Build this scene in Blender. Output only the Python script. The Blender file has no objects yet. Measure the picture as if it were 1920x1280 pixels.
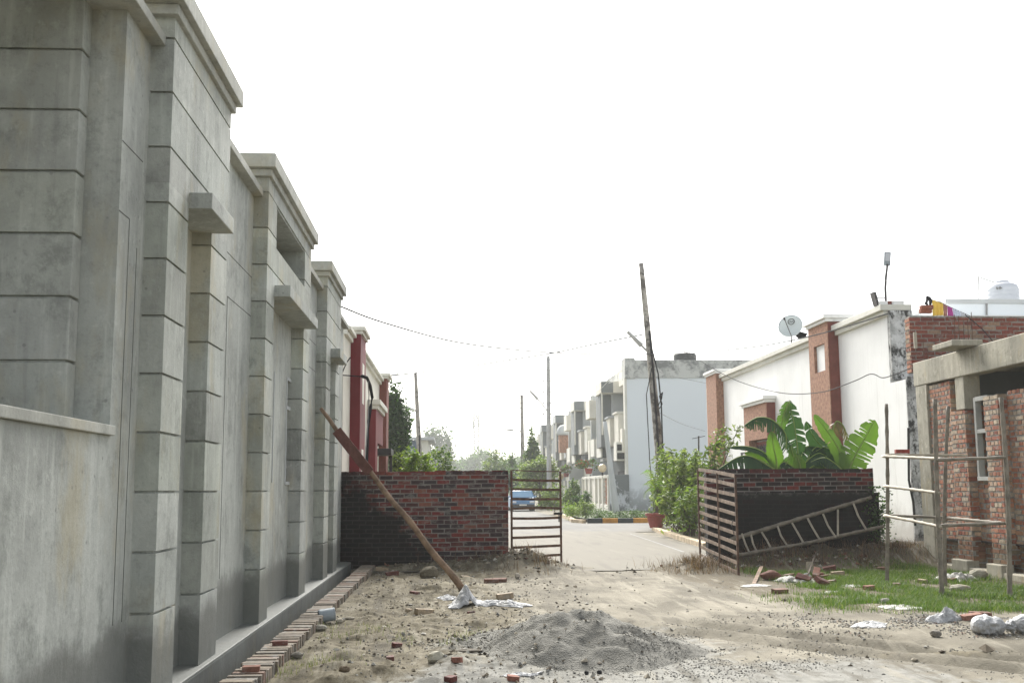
import bpy, math, random
import numpy as np
from mathutils import Vector, Matrix
C = bpy.context.scene
col = C.collection
rnd = random.Random(7)
R_ = math.radians

# ------------------------------------------------------------------ camera
CAM_H = 1.5
def unit(v):
    v = np.array(v, float); return v / np.linalg.norm(v)
FPX, CX, CY = 2048.0, 960.0, 640.0
_a, _b, _s = 849 - CX, CY - 918, -95.0
_dy = unit([_a, _b, -FPX])
_dz = unit([_s, -(FPX * FPX + _a * _s) / _b, -FPX])
ROT = np.array([np.cross(_dy, _dz), _dy, _dz])
CAMP = np.array([0, 0, CAM_H])
def at(px, py, X=None, Y=None, Z=None):
    """Point of the photograph (1920 px wide) on a plane of known position."""
    r = ROT @ np.array([px - CX, CY - py, -FPX])
    t = X / r[0] if X is not None else (Y / r[1] if Y is not None else (Z - CAM_H) / r[2])
    return CAMP + t * r
cd = bpy.data.cameras.new('camera'); cam = bpy.data.objects.new('camera', cd); col.objects.link(cam)
M4 = Matrix.Identity(4)
for i in range(3):
    for j in range(3): M4[i][j] = float(ROT[i][j])
M4[2][3] = CAM_H
cam.matrix_world = M4
cd.sensor_width = 36; cd.lens = 36 * FPX / 1920; cd.clip_start = .1; cd.clip_end = 6000
C.camera = cam

# ------------------------------------------------------------------ light
SUN_AZ, SUN_EL = R_(-5), R_(37)      # azimuth from +Y towards +X
w = bpy.data.worlds.new('World'); C.world = w; w.use_nodes = True
wt = w.node_tree; wt.nodes.clear()
sky = wt.nodes.new('ShaderNodeTexSky'); sky.sky_type = 'NISHITA'; sky.sun_disc = False
sky.sun_elevation = SUN_EL; sky.sun_rotation = SUN_AZ
sky.air_density = 1.0; sky.dust_density = 2.0; sky.ozone_density = .6
hs = wt.nodes.new('ShaderNodeHueSaturation'); hs.inputs['Saturation'].default_value = .28
bg = wt.nodes.new('ShaderNodeBackground'); bg.inputs[1].default_value = .10
wo = wt.nodes.new('ShaderNodeOutputWorld')
wt.links.new(sky.outputs[0], hs.inputs['Color']); wt.links.new(hs.outputs[0], bg.inputs[0]); wt.links.new(bg.outputs[0], wo.inputs[0])
sl = bpy.data.lights.new('sun', 'SUN'); sl.energy = 4.3; sl.angle = R_(44); sl.color = (1, .97, .91)
so = bpy.data.objects.new('sun', sl); col.objects.link(so)
sd = Vector((math.sin(SUN_AZ) * math.cos(SUN_EL), math.cos(SUN_AZ) * math.cos(SUN_EL), math.sin(SUN_EL)))
so.rotation_euler = sd.to_track_quat('Z', 'Y').to_euler(); so.location = (-20, 20, 40)
C.view_settings.view_transform = 'Standard'; C.view_settings.look = 'None'
C.view_settings.exposure = 1.42; C.view_settings.gamma = 1
C.render.engine = 'CYCLES'
C.cycles.max_bounces = 6; C.cycles.diffuse_bounces = 3; C.cycles.glossy_bounces = 2
C.cycles.transmission_bounces = 3; C.cycles.volume_bounces = 1; C.cycles.transparent_max_bounces = 6
C.cycles.use_denoising = True

# ------------------------------------------------------------------ mesh helper
class MB:
    def __init__(s): s.v = []; s.f = []; s.c = []; s.n = 0
    def add(s, vs, fs, c=None):
        k = s.n; s.v.extend([tuple(map(float, p)) for p in vs]); s.n += len(vs)
        for f in fs: s.f.append(tuple(i + k for i in f)); s.c.append(c or (1, 1, 1))
        return s
    def box(s, x0, x1, y0, y1, z0, z1, c=None):
        return s.add([(x0,y0,z0),(x1,y0,z0),(x1,y1,z0),(x0,y1,z0),(x0,y0,z1),(x1,y0,z1),(x1,y1,z1),(x0,y1,z1)],
              [(0,3,2,1),(4,5,6,7),(0,1,5,4),(1,2,6,5),(2,3,7,6),(3,0,4,7)], c)
    def obox(s, o, u, v, n, c=None):      # box at corner o with edge vectors u, v, n
        o, u, v, n = [np.array(q, float) for q in (o, u, v, n)]
        return s.add([o, o+u, o+u+v, o+v, o+n, o+u+n, o+u+v+n, o+v+n],
              [(0,3,2,1),(4,5,6,7),(0,1,5,4),(1,2,6,5),(2,3,7,6),(3,0,4,7)], c)
    def tube(s, pts, rad, n=8, c=None, cap=True):
        pts = [np.array(p, float) for p in pts]
        if not hasattr(rad, '__len__'): rad = [rad] * len(pts)
        rings = []
        for i, p in enumerate(pts):
            d = unit(pts[min(i+1, len(pts)-1)] - pts[max(i-1, 0)])
            a = np.cross(d, (0,0,1) if abs(d[2]) < .9 else (1,0,0)); a = unit(a); b = np.cross(d, a)
            rings.append([p + rad[i] * (math.cos(t)*a + math.sin(t)*b) for t in [2*math.pi*k/n for k in range(n)]])
        vs = [q for r in rings for q in r]; fs = []
        for i in range(len(pts)-1):
            for k in range(n): fs.append((i*n+k, i*n+(k+1)%n, (i+1)*n+(k+1)%n, (i+1)*n+k))
        if cap: fs.append(tuple(range(n-1,-1,-1))); fs.append(tuple((len(pts)-1)*n+k for k in range(n)))
        return s.add(vs, fs, c)
    def lathe(s, o, prof, n=20, c=None, axis=None):
        o = np.array(o, float); vs = []; fs = []
        for r, z in prof:
            for k in range(n):
                t = 2*math.pi*k/n; p = np.array([r*math.cos(t), r*math.sin(t), z])
                vs.append(o + (p if axis is None else axis @ p))
        for i in range(len(prof)-1):
            for k in range(n): fs.append((i*n+k, i*n+(k+1)%n, (i+1)*n+(k+1)%n, (i+1)*n+k))
        fs.append(tuple(range(n-1,-1,-1))); fs.append(tuple((len(prof)-1)*n+k for k in range(n)))
        return s.add(vs, fs, c)
    def build(s, name, m, parent=None, base=None, smooth=False, bevel=0, rot=0):
        off = np.zeros(3)
        if parent is not None:
            q = parent
            while q is not None: off += np.array(q.location); q = q.parent
        elif base is not None: off = np.array(base, float)
        V = np.array(s.v, dtype=np.float32) - off.astype(np.float32)
        me = bpy.data.meshes.new(name); me.from_pydata(V.tolist(), [], s.f)
        at_ = me.attributes.new('tint', 'FLOAT_COLOR', 'FACE')
        cc = np.ones((len(s.f), 4), dtype=np.float32); cc[:, :3] = np.array(s.c, dtype=np.float32).reshape(-1, 3)
        at_.data.foreach_set('color', cc.ravel())
        me.materials.append(m)
        if smooth: me.polygons.foreach_set('use_smooth', [True]*len(me.polygons))
        me.update()
        o = bpy.data.objects.new(name, me); col.objects.link(o)
        if parent is not None: o.parent = parent
        elif base is not None: o.location = off
        if bevel:
            b = o.modifiers.new('bevel', 'BEVEL'); b.width = bevel; b.segments = 2; b.limit_method = 'ANGLE'
        return o
def npmesh(name, V, F, m, tint=None, parent=None, base=None, smooth=False):
    """One mesh from numpy arrays; F is (n, 3) or (n, 4)."""
    off = np.zeros(3)
    if parent is not None:
        q = parent
        while q is not None: off += np.array(q.location); q = q.parent
    elif base is not None: off = np.array(base, float)
    V = (V - off).astype(np.float32); me = bpy.data.meshes.new(name); k = F.shape[1]
    me.vertices.add(len(V)); me.vertices.foreach_set('co', V.ravel())
    me.loops.add(F.size); me.loops.foreach_set('vertex_index', F.astype(np.int32).ravel())
    me.polygons.add(len(F)); me.polygons.foreach_set('loop_start', np.arange(0, F.size, k, dtype=np.int32))
    me.update(calc_edges=True)
    if tint is not None:
        dom = 'FACE' if len(tint) == len(F) else 'POINT'
        a = me.attributes.new('tint', 'FLOAT_COLOR', dom); cc = np.ones((len(tint), 4), np.float32); cc[:, :tint.shape[1]] = tint
        a.data.foreach_set('color', cc.ravel())
    me.materials.append(m)
    me.polygons.foreach_set('use_smooth', np.full(len(F), smooth))
    o = bpy.data.objects.new(name, me); col.objects.link(o)
    if parent is not None: o.parent = parent
    elif base is not None: o.location = off
    return o
def tag(o, label, cat, group=None, kind=None):
    if label: o['label'] = label
    if cat: o['category'] = cat
    if group: o['group'] = group
    if kind: o['kind'] = kind
    return o
def thing(name, label, cat, loc, group=None):
    o = bpy.data.objects.new(name, None); col.objects.link(o); o.location = tuple(map(float, loc)); o.empty_display_size = .2
    return tag(o, label, cat, group)

# ------------------------------------------------------------------ numpy noise
def _hash(ix, iy, seed):
    h = (ix.astype(np.int64)*374761393 + iy.astype(np.int64)*668265263 + seed*1442695041) & 0x7fffffff
    h = ((h ^ (h >> 13)) * 1274126177) & 0x7fffffff
    return ((h ^ (h >> 16)) & 0xffff) / 65535.0
def vnoise(x, y, seed=0):
    ix, iy = np.floor(x), np.floor(y); fx, fy = x-ix, y-iy
    fx = fx*fx*(3-2*fx); fy = fy*fy*(3-2*fy)
    a, b, c, d = _hash(ix, iy, seed), _hash(ix+1, iy, seed), _hash(ix, iy+1, seed), _hash(ix+1, iy+1, seed)
    return (a*(1-fx)+b*fx)*(1-fy) + (c*(1-fx)+d*fx)*fy - .5
def fbm(x, y, sc, oct=4, seed=0, gain=.5):
    s, a = 0, 1.0
    for k in range(oct): s = s + a*vnoise(x*sc, y*sc, seed+k*17); sc *= 2.03; a *= gain
    return s
def sst(a, b, x): t = np.clip((x-a)/(b-a), 0, 1); return t*t*(3-2*t)

# ------------------------------------------------------------------ materials
class NT:
    def __init__(s, name, rough=.8, spec=.3):
        s.m = bpy.data.materials.new(name); s.m.use_nodes = True; s.t = s.m.node_tree
        s.b = s.t.nodes['Principled BSDF']; s.b.inputs['Roughness'].default_value = rough
        s.b.inputs['Specular IOR Level'].default_value = spec
        s.tc = None
    def n(s, ty, **kw):
        q = s.t.nodes.new('ShaderNode' + ty)
        for k, v in kw.items(): setattr(q, k, v)
        return q
    def put(s, sock, v):
        if isinstance(v, bpy.types.NodeSocket): s.t.links.new(v, sock)
        elif v is not None:
            if sock.type == 'RGBA' and len(v) == 3: v = (*v, 1)
            sock.default_value = v
    def pos(s): return s.n('NewGeometry').outputs['Position']
    def obj(s):
        if s.tc is None: s.tc = s.n('TexCoord')
        return s.tc.outputs['Object']
    def scaled(s, v, sc):
        q = s.n('Mapping'); s.put(q.inputs['Vector'], v); q.inputs['Scale'].default_value = sc; return q.outputs[0]
    def noise(s, sc, detail=4, rough=.55, vec=None, dist=0):
        q = s.n('TexNoise'); s.put(q.inputs['Vector'], vec or s.pos()); q.inputs['Scale'].default_value = sc
        q.inputs['Detail'].default_value = detail; q.inputs['Roughness'].default_value = rough; q.inputs['Distortion'].default_value = dist
        return q.outputs['Fac']
    def vor(s, sc, vec=None, feature='F1', out='Distance'):
        q = s.n('TexVoronoi', feature=feature); s.put(q.inputs['Vector'], vec or s.pos()); q.inputs['Scale'].default_value = sc
        return q.outputs[out]
    def map(s, f, a, b, c=0., d=1.):
        q = s.n('MapRange', interpolation_type='SMOOTHSTEP'); s.put(q.inputs[0], f)
        for i, v in enumerate((a, b, c, d)): q.inputs[i+1].default_value = v
        return q.outputs[0]
    def math(s, op, a, b=None, clamp=False):
        q = s.n('Math', operation=op, use_clamp=clamp); s.put(q.inputs[0], a); s.put(q.inputs[1], b); return q.outputs[0]
    def mix(s, f, a, b, bl='MIX'):
        q = s.n('Mix', data_type='RGBA', blend_type=bl); s.put(q.inputs[0], f); s.put(q.inputs[6], a); s.put(q.inputs[7], b); return q.outputs[2]
    def sep(s, v):
        q = s.n('SeparateXYZ'); s.put(q.inputs[0], v); return q.outputs
    def tint(s): return s.n('Attribute', attribute_name='tint').outputs['Color']
    def bump(s, h, st=.3, d=.02):
        q = s.n('Bump'); q.inputs['Strength'].default_value = st; q.inputs['Distance'].default_value = d
        s.put(q.inputs['Height'], h); s.put(s.b.inputs['Normal'], q.outputs[0])
    def done(s, colour): s.put(s.b.inputs['Base Color'], colour); return s.m

def simple(name, c, rough=.7, var=.25, sc=6, metal=0, spec=.3, bump=0, world=True):
    k = NT(name, rough, spec); v = k.pos() if world else k.obj()
    f = k.noise(sc, 5, .6, v)
    lo = tuple(x*(1-var) for x in c); hi = tuple(min(1, x*(1+var*.7)) for x in c)
    if bump: k.bump(k.noise(sc*6, 4, .6, v), bump, .01)
    k.b.inputs['Metallic'].default_value = metal
    return k.done(k.mix(k.map(f, .3, .7), lo, hi))
def tinted(name, rough=.85, var=.3, sc=14, bump=.4, mould=None, mcol=(.012,.011,.011), smear=0):
    """Colour from the per-brick tint, with grain; optional stain given by a function of the node builder."""
    k = NT(name, rough, .2); g = k.noise(sc, 5, .65)
    c = k.mix(1, k.tint(), k.mix(k.map(g, .3, .72), (1-var,)*3, (1+var*.4,)*3), 'MULTIPLY')
    if smear: c = k.mix(k.math('MULTIPLY', k.map(k.noise(5.5, 6, .72, k.scaled(k.pos(), (1,1,1.8))), .53, .62), smear), c, (.27,.255,.23))
    if mould: c = k.mix(mould(k), c, mcol)
    if bump: k.bump(k.noise(sc*5, 4, .6), bump, .008)
    return k.done(c)
def cement(name, base=(.388,.404,.376), damp=True, var=1.0):
    k = NT(name, .85, .25); P = k.pos()
    big = k.noise(.8, 6, .66, P, .1); med = k.noise(2.6, 8, .76, P, .15); med2 = k.noise(8, 7, .74, k.scaled(P, (1, 1, .8)), .1); fine = k.noise(30, 4, .65)
    streak = k.noise(4.5, 5, .62, k.scaled(P, (2.4, 2.4, .16)))
    B = lambda f, r=1, g=1, b=1: (base[0]*f*r, base[1]*f*g, base[2]*f*b)
    c = k.mix(k.map(big, .30, .70), B(.72), B(1.16))
    c = k.mix(k.math('MULTIPLY', k.map(med, .50, .66), .62*var), c, B(.52, .97, 1.0, .97))
    c = k.mix(k.math('MULTIPLY', k.map(med2, .54, .70), .45*var), c, B(1.5))
    c = k.mix(k.math('MULTIPLY', k.map(med2, .46, .34), .30*var), c, B(.55))
    c = k.mix(k.math('MULTIPLY', k.map(streak, .53, .70), .45*var), c, B(1.42))
    c = k.mix(k.math('MULTIPLY', k.map(streak, .45, .33), .35*var), c, B(.62))
    tan = k.noise(1.5, 5, .65, k.scaled(P, (1, 1, .45)))
    c = k.mix(k.math('MULTIPLY', k.map(tan, .52, .68), .60*var), c, B(1.0, 1.03, .90, .68))
    c = k.mix(k.math('MULTIPLY', k.map(fine, .54, .72), .30), c, B(.55))
    spots = k.vor(5.5, None, 'F1'); c = k.mix(k.math('MULTIPLY', k.map(spots, .085, .045), .55), c, B(.45))
    c = k.mix(1, c, k.tint(), 'MULTIPLY')
    if damp:
        z = k.sep(P)[2]
        lvl = k.math('ADD', k.math('ADD', z, k.math('MULTIPLY', k.noise(2.0, 7, .74, P), -.5)), k.math('MULTIPLY', k.noise(.55, 3, .5, P), -.45))
        c = k.mix(k.map(lvl, .24, .04, 0, .74), c, k.mix(med, (.07,.075,.068), (.16,.165,.15)))
        k.put(k.b.inputs['Roughness'], k.map(lvl, .20, .06, .85, .6))
    k.bump(k.math('ADD', k.math('ADD', med, med2), k.math('MULTIPLY', fine, .6)), .4, .012)
    return k.done(c)
MAT = {}
MAT['cement'] = cement('grey_plaster')
MAT['cement_plinth'] = cement('plinth_plaster', (.31,.32,.295), True, .8)
MAT['cement_light'] = cement('cornice_plaster', (.41,.415,.375), False, .7)
MAT['concrete_raw'] = cement('raw_concrete', (.40,.375,.30), False, 1.4)
MAT['mortar'] = simple('mortar', (.26,.25,.225), .95, .4, 9, bump=.6)
MAT['score'] = simple('scored_line', (.12,.12,.11), .95, .2)
k = NT('white_paint', .8, .2); P = k.pos(); st = k.noise(3.2, 5, .65, k.scaled(P, (2.2, 2.2, .12))); bl = k.noise(.9, 5, .6, P)
c = k.mix(k.map(bl, .35, .65), (.80,.80,.78), (.86,.86,.84)); c = k.mix(k.math('MULTIPLY', k.map(st, .55, .72), .30), c, (.52,.51,.47))
ft = k.math('ADD', k.sep(P)[2], k.math('MULTIPLY', k.noise(2, 5, .7, P), -1.6)); c = k.mix(k.map(ft, .5, -.5, 0, .6), c, (.36,.33,.28)); k.bump(bl, .1, .01); MAT['white'] = k.done(c)
MAT['cream'] = simple('cream_paint', (.74,.71,.62), .75, .07, 1.2)
MAT['offwhite'] = simple('off_white_trim', (.66,.65,.58), .75, .08, 2)
MAT['red'] = simple('dark_red_paint', (.17,.022,.026), .65, .18, 1.3)
MAT['terracotta'] = simple('terracotta_texture_paint', (.34,.185,.12), .9, .35, 10, bump=.5)
MAT['brownred'] = simple('brown_red', (.20,.065,.05), .85, .15, 4)
MAT['greywall'] = simple('slate_grey_paint', (.20,.215,.215), .8, .12, .7)
MAT['lightgrey'] = simple('light_grey_paint', (.46,.48,.48), .8, .08, .7)
MAT['palecement'] = simple('pale_concrete', (.42,.42,.39), .85, .2, 3)
MAT['dark'] = simple('dark_opening', (.02,.02,.02), .6, .2)
MAT['glass'] = simple('window_glass', (.03,.035,.04), .08, .2, 1, spec=.6)
MAT['rust'] = simple('rusty_brown_steel', (.115,.065,.042), .75, .45, 9, bump=.4)
MAT['rust_lit'] = simple('lit_weathered_slat', (.25,.185,.135), .75, .4, 8, bump=.4)  # paler copy of the gate brown, light on the open leaf put into the colour
MAT['steel'] = simple('galvanised_pole', (.42,.42,.40), .6, .2, 2)
MAT['darksteel'] = simple('dark_steel', (.05,.045,.045), .5, .3, 5)
MAT['bamboo'] = simple('grey_bamboo', (.205,.18,.142), .75, .35, 7, bump=.3)
MAT['bamboolight'] = simple('pale_bamboo', (.37,.33,.26), .7, .25, 7, bump=.3)
MAT['wood'] = simple('weathered_log', (.22,.15,.10), .85, .4, 7, bump=.6)
MAT['redboard'] = simple('red_brown_board', (.125,.055,.045), .8, .35, 8, bump=.4)
MAT['cable'] = simple('black_cable', (.02,.02,.022), .9, .2, spec=0)
MAT['midcable'] = simple('faded_cable', (.11,.11,.11), .9, .2, spec=0)
MAT['greycable'] = simple('grey_cable', (.22,.22,.22), .6, .2)
def sackmat(name, c):
    k = NT(name, .65, .35); P = k.pos(); w1 = k.noise(11, 5, .6, P, 1.6); w2 = k.noise(38, 3, .6, P, .8)
    cc = k.mix(k.map(w1, .34, .66), tuple(x*.62 for x in c), c); cc = k.mix(k.math('MULTIPLY', k.map(k.noise(6, 5, .7), .52, .68), .55), cc, (.30,.27,.21))
    k.bump(k.math('ADD', w1, k.math('MULTIPLY', w2, .35)), .9, .03); return k.done(cc)
MAT['sack'] = sackmat('white_woven_sack', (.50,.505,.51)); MAT['sackdirty'] = sackmat('dirty_sack', (.44,.435,.40))
MAT['plastic'] = simple('grey_plastic', (.30,.34,.37), .45, .2, 6, world=False)
MAT['tankwhite'] = simple('white_tank_plastic', (.60,.62,.66), .5, .05, 3)
MAT['tankblack'] = simple('black_tank_plastic', (.025,.028,.027), .45, .2, 3)
MAT['pot'] = simple('red_pot', (.30,.075,.06), .6, .2, 5)
MAT['kerbyellow'] = simple('kerb_yellow', (.52,.26,.05), .8, .25, 5)
MAT['kerbblack'] = simple('kerb_black', (.035,.045,.05), .8, .3, 5)
MAT['kerbcream'] = simple('worn_kerb', (.50,.40,.27), .85, .35, 4, bump=.4)
MAT['carblue'] = simple('blue_car_paint', (.07,.19,.36), .25, .06, 1, spec=.6)
MAT['rubber'] = simple('black_rubber', (.02,.02,.02), .7, .2)
MAT['yellow'] = simple('yellow_cloth', (.80,.54,.10), .9, .08, 6)
MAT['pink'] = simple('pink_cloth', (.52,.09,.36), .9, .15, 8)
MAT['dustypink'] = simple('dusty_pink_cloth', (.48,.25,.22), .9, .15, 8)
MAT['palecloth'] = simple('pale_blue_cloth', (.62,.68,.80), .9, .1, 8)
MAT['blackcloth'] = simple('black_cloth', (.02,.02,.025), .9, .3, 8)
MAT['lampglobe'] = simple('lamp_globe', (.72,.60,.40), .35, .05, 3)
MAT['navy'] = simple('slate_blue_wall', (.10,.14,.20), .8, .15, 2)
MAT['trunk'] = simple('tree_bark', (.10,.08,.06), .9, .4, 5, bump=.5)
def stained(name, base, stain, sc, lo, hi, zfade=None):
    k = NT(name, .85, .2); P = k.pos()
    n1 = k.noise(sc, 7, .72, P, .5); n2 = k.noise(sc*.35, 3, .5, P)
    f = k.map(k.math('ADD', k.math('MULTIPLY', n1, .7), k.math('MULTIPLY', n2, .5)), lo, hi)
    if zfade:
        f = k.math('MULTIPLY', f, k.map(k.math('ADD', k.sep(P)[2], k.math('MULTIPLY', n2, .8)), *zfade), True)
    k.bump(n1, .3, .01)
    return k.done(k.mix(f, base, stain))
k = NT('mouldy_white_paint', .9, .2); P = k.pos(); a_ = k.noise(2.2, 7, .74, P); b_ = k.noise(7, 7, .76, k.scaled(P, (1, 1, .6))); d_ = k.noise(1.1, 3, .5, k.scaled(P, (1,1,.8)))
c = k.mix(k.map(a_, .40, .62), (.62,.62,.61), (.28,.28,.27)); c = k.mix(k.map(k.math('ADD', k.math('MULTIPLY', b_, .75), k.math('MULTIPLY', d_, .4)), .55, .66), c, (.05,.05,.047)); c = k.mix(k.map(b_, .38, .30), c, (.70,.70,.69))
k.bump(b_, .5, .015); MAT['mouldwhite'] = k.done(c)
MAT['mouldgrey'] = stained('mouldy_grey_parapet', (.52,.53,.50), (.19,.195,.19), 2.0, .54, .72)
MAT['paleblue'] = stained('pale_blue_wall', (.70,.745,.775), (.26,.28,.28), 1.3, .52, .62, (2.6, .5))
MAT['patchwall'] = stained('patchy_wall', (.50,.53,.55), (.16,.175,.175), .9, .55, .62)
MAT['poleconcrete'] = stained('weathered_concrete_pole', (.36,.34,.30), (.10,.09,.08), 3.5, .56, .70)
def leafmat(name, tr=.35):
    k = NT(name, .5, .3); c = k.mix(1, k.tint(), (1,1,1), 'MULTIPLY'); k.done(c)
    t = k.n('BsdfTranslucent'); k.put(t.inputs['Color'], k.mix(1, k.tint(), (1.15, 1.25, .55), 'MULTIPLY'))
    x = k.n('MixShader'); x.inputs[0].default_value = tr
    k.t.links.new(k.b.outputs[0], x.inputs[1]); k.t.links.new(t.outputs[0], x.inputs[2])
    k.t.links.new(x.outputs[0], k.t.nodes['Material Output'].inputs['Surface'])
    return k.m
MAT['leaf'] = leafmat('leaf_green'); MAT['banana'] = leafmat('banana_leaf', .3); MAT['straw'] = leafmat('dry_straw', .2)
# ================================================================== ground
def mound(x, y, cx, cy, sx, sy): return np.exp(-((x-cx)/sx)**2 - ((y-cy)/sy)**2)
def ground_h(x, y):
    x = np.asarray(x, float); y = np.asarray(y, float)
    near = 1 - sst(20.2, 22.0, y)
    left = 1 - sst(.2, 1.6, x)
    trk = 1 - .6*sst(1.4, 2.4, x)
    h = near*(.035*fbm(x, y, .45, 3, 3) + trk*.028*fbm(x, y, 1.7, 4, 5) + .014*trk*fbm(x, y, 7, 4, 9))
    h += near*left*sst(-1.6, -1.2, x)*(.07*fbm(x, y, 1.3, 4, 21) + .09*np.maximum(fbm(x, y, 4.0, 4, 33), 0))
    h += -.16*(1 - sst(-1.86, -1.72, x))*(1-sst(21.3, 21.6, y))
    dl = mound(x, y, 1.25, 20.9, .75, .75); h += .27*dl*(1 + .8*fbm(x, y, 3.5, 4, 41))
    dl = mound(x, y, .1, 21.2, 1.6, .45); h += .14*dl*(1 + .9*fbm(x, y, 3, 4, 43))
    dl = mound(x, y, 4.55, 20.6, .5, .9); h += .12*dl*(1 + .9*fbm(x, y, 4, 4, 47))
    bank = sst(19.6, 21.5, y)*sst(5.0, 6.2, x)*(1-sst(22.5, 23.5, y))*(1-sst(12, 14, x))
    h += .34*bank*(1+.5*fbm(x, y, 2.2, 4, 51))
    # wheel ruts sweeping past the heap towards the lower right
    u = x - (1.9 + .55*(13.2-y) + .03*(13.2-y)**2)
    m = sst(7, 8.5, y)*(1-sst(11.5, 14, y))
    ruts = np.exp(-((u-.35)/.16)**2) + np.exp(-((u+.25)/.13)**2) - .7*np.exp(-((u-.62)/.12)**2) - .6*np.exp(-((u-.05)/.12)**2) + .8*np.exp(-((u-1.1)/.2)**2)
    h += -.05*m*ruts*(1 + .5*fbm(x, y, 2.2, 4, 57))*(1 + .15*np.sin(y*70 + 12*u))
    u2 = x - (2.6 - .02*(y-14)); m2 = sst(10, 14, y)*(1-sst(18.5, 20.5, y))
    h += -.025*m2*(np.exp(-((u2)/.25)**2) + np.exp(-((u2-1.5)/.25)**2))
    h += .06*mound(x, y, 6.4, 11.6, 1.6, .55)*(1+fbm(x, y, 3, 3, 61)) - .05*mound(x, y, 5.4, 10.1, 1.6, .25)
    return h
def axis_coords(segs):
    out = []
    for a, b, d in segs: out += list(np.arange(a, b-1e-6, d))
    out.append(segs[-1][1]); return np.array(out)
gx = axis_coords([(-700,-100,100),(-100,-20,16),(-20,-4,2),(-4,-2,.12),(-2,4,.04),(4,10,.05),(10,14,.2),(14,40,3),(40,120,16),(120,700,100)])
gy = axis_coords([(-60,0,6),(0,6,.3),(6,12,.04),(12,22.2,.05),(22.2,30,.3),(30,60,2),(60,140,8),(140,780,80)])
GX, GY = np.meshgrid(gx, gy); GZ = ground_h(GX, GY)
GV = np.stack([GX.ravel(), GY.ravel(), GZ.ravel()], 1)
nx, ny = len(gx), len(gy); ii = (np.arange(ny-1)[:, None]*nx + np.arange(nx-1)[None, :]).ravel()
GF = np.stack([ii, ii+1, ii+nx+1, ii+nx], 1)
# material zones of the soil: r = dark loam, g = grey sand, b = earth under the grass
x, y = GV[:, 0], GV[:, 1]
loam = (1-sst(.1, 1.5, x + 1.2*fbm(x, y, .5, 3, 71)))*(1-sst(21.5, 23, y))
loam = np.maximum(loam, .9*mound(x, y, 5.6, 9.95, 1.5, .22)); loam = np.maximum(loam, mound(x, y, 1.25, 20.9, .7, .7)*.8)
sand = mound(x, y, 1.15, 10.4, 1.2, 1.35) + .8*mound(x, y, .3, 8.4, 1.4, .8) + .35*mound(x, y, 2.9, 8.7, 1.3, 1.3); sand = np.clip(sand*1.3 + .6*fbm(x, y, 1.2, 4, 73)*(sand > .05), 0, 1)
grassm = sst(4.0, 4.9, x + .6*fbm(x, y, .9, 3, 75) - .16*(15-y))*sst(12.4, 13.6, y + .7*fbm(x, y, 1.1, 3, 77) + .12*(x-6))*(1-sst(22, 24, y))
k = NT('bare_earth', .95, .15); P = k.pos(); tn = k.n('SeparateColor'); k.put(tn.inputs[0], k.tint())
n1 = k.noise(.9, 6, .6, P, .4); n2 = k.noise(6, 6, .7, P, .4); n3 = k.noise(45, 6, .78)
c = k.mix(k.map(n1, .34, .66), (.122,.110,.084), (.222,.202,.158))
def zone(f, n, a=.22): return k.map(k.math('ADD', f, k.math('MULTIPLY', k.math('SUBTRACT', n, .5), 1.3)), .35-a, .35+a)
soil = k.mix(k.map(n2, .32, .68), (.070,.058,.036), (.205,.18,.125)); soil = k.mix(k.map(n1, .5, .74), soil, (.245,.22,.16))
c = k.mix(zone(tn.outputs[0], n2), c, soil)
c = k.mix(zone(tn.outputs[1], n2), c, k.mix(k.map(n2, .3, .7), (.15,.147,.132), (.27,.265,.24)))
c = k.mix(zone(tn.outputs[2], n2), c, k.mix(n2, (.055,.047,.03), (.15,.125,.085)))
tr = k.n('Mapping'); tr.inputs['Rotation'].default_value = (0, 0, R_(24)); tr.inputs['Scale'].default_value = (2.6, .28, 1); k.put(tr.inputs['Vector'], P)
ts = k.noise(1.6, 6, .68, tr.outputs[0], .25); c = k.mix(k.math('MULTIPLY', k.map(ts, .51, .63), .65), c, (.10,.09,.07)); c = k.mix(k.math('MULTIPLY', k.map(ts, .47, .36), .50), c, (.30,.277,.222))
c = k.mix(k.math('MULTIPLY', k.map(n3, .56, .72), .55), c, (.14,.125,.10)); c = k.mix(k.math('MULTIPLY', k.map(n3, .40, .30), .35), c, (.45,.42,.37))
k.bump(k.math('ADD', n3, k.math('MULTIPLY', n2, 1.5)), .55, .02); k.done(c)
ground = npmesh('ground', GV, GF, k.m, np.stack([loam, sand, grassm], 1), smooth=True); tag(ground, 'bare dusty earth of the building site', None, kind='structure')

# road beyond the gate
k = NT('dusty_concrete', .9, .2); P = k.pos(); n1 = k.noise(.35, 5, .6, P, .5); n2 = k.noise(4, 5, .65); sy = k.sep(P)[1]
c = k.mix(k.map(n1, .35, .65), (.090,.088,.081), (.118,.114,.103))
dust = k.math('ADD', k.map(sy, 30, 47, 1.15, -.15), k.math('MULTIPLY', k.math('SUBTRACT', k.noise(.8, 5, .6, k.scaled(P, (1, .35, 1))), .5), 2.2))
c = k.mix(k.map(dust, .2, .8), c, (.125,.114,.089)); c = k.mix(k.math('MULTIPLY', k.map(n2, .55, .75), .35), c, (.11,.102,.086)); rs = k.n('Mapping'); rs.inputs['Rotation'].default_value = (0, 0, R_(12)); rs.inputs['Scale'].default_value = (1.8, .2, 1); k.put(rs.inputs['Vector'], P); rt = k.noise(1.3, 6, .66, rs.outputs[0], .2)
c = k.mix(k.math('MULTIPLY', k.map(rt, .52, .66), .5), c, (.078,.07,.056)); c = k.mix(k.math('MULTIPLY', k.map(rt, .46, .35), .45), c, (.165,.152,.122)); k.bump(k.math('ADD', n2, rt), .35, .015); k.done(c)
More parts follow.
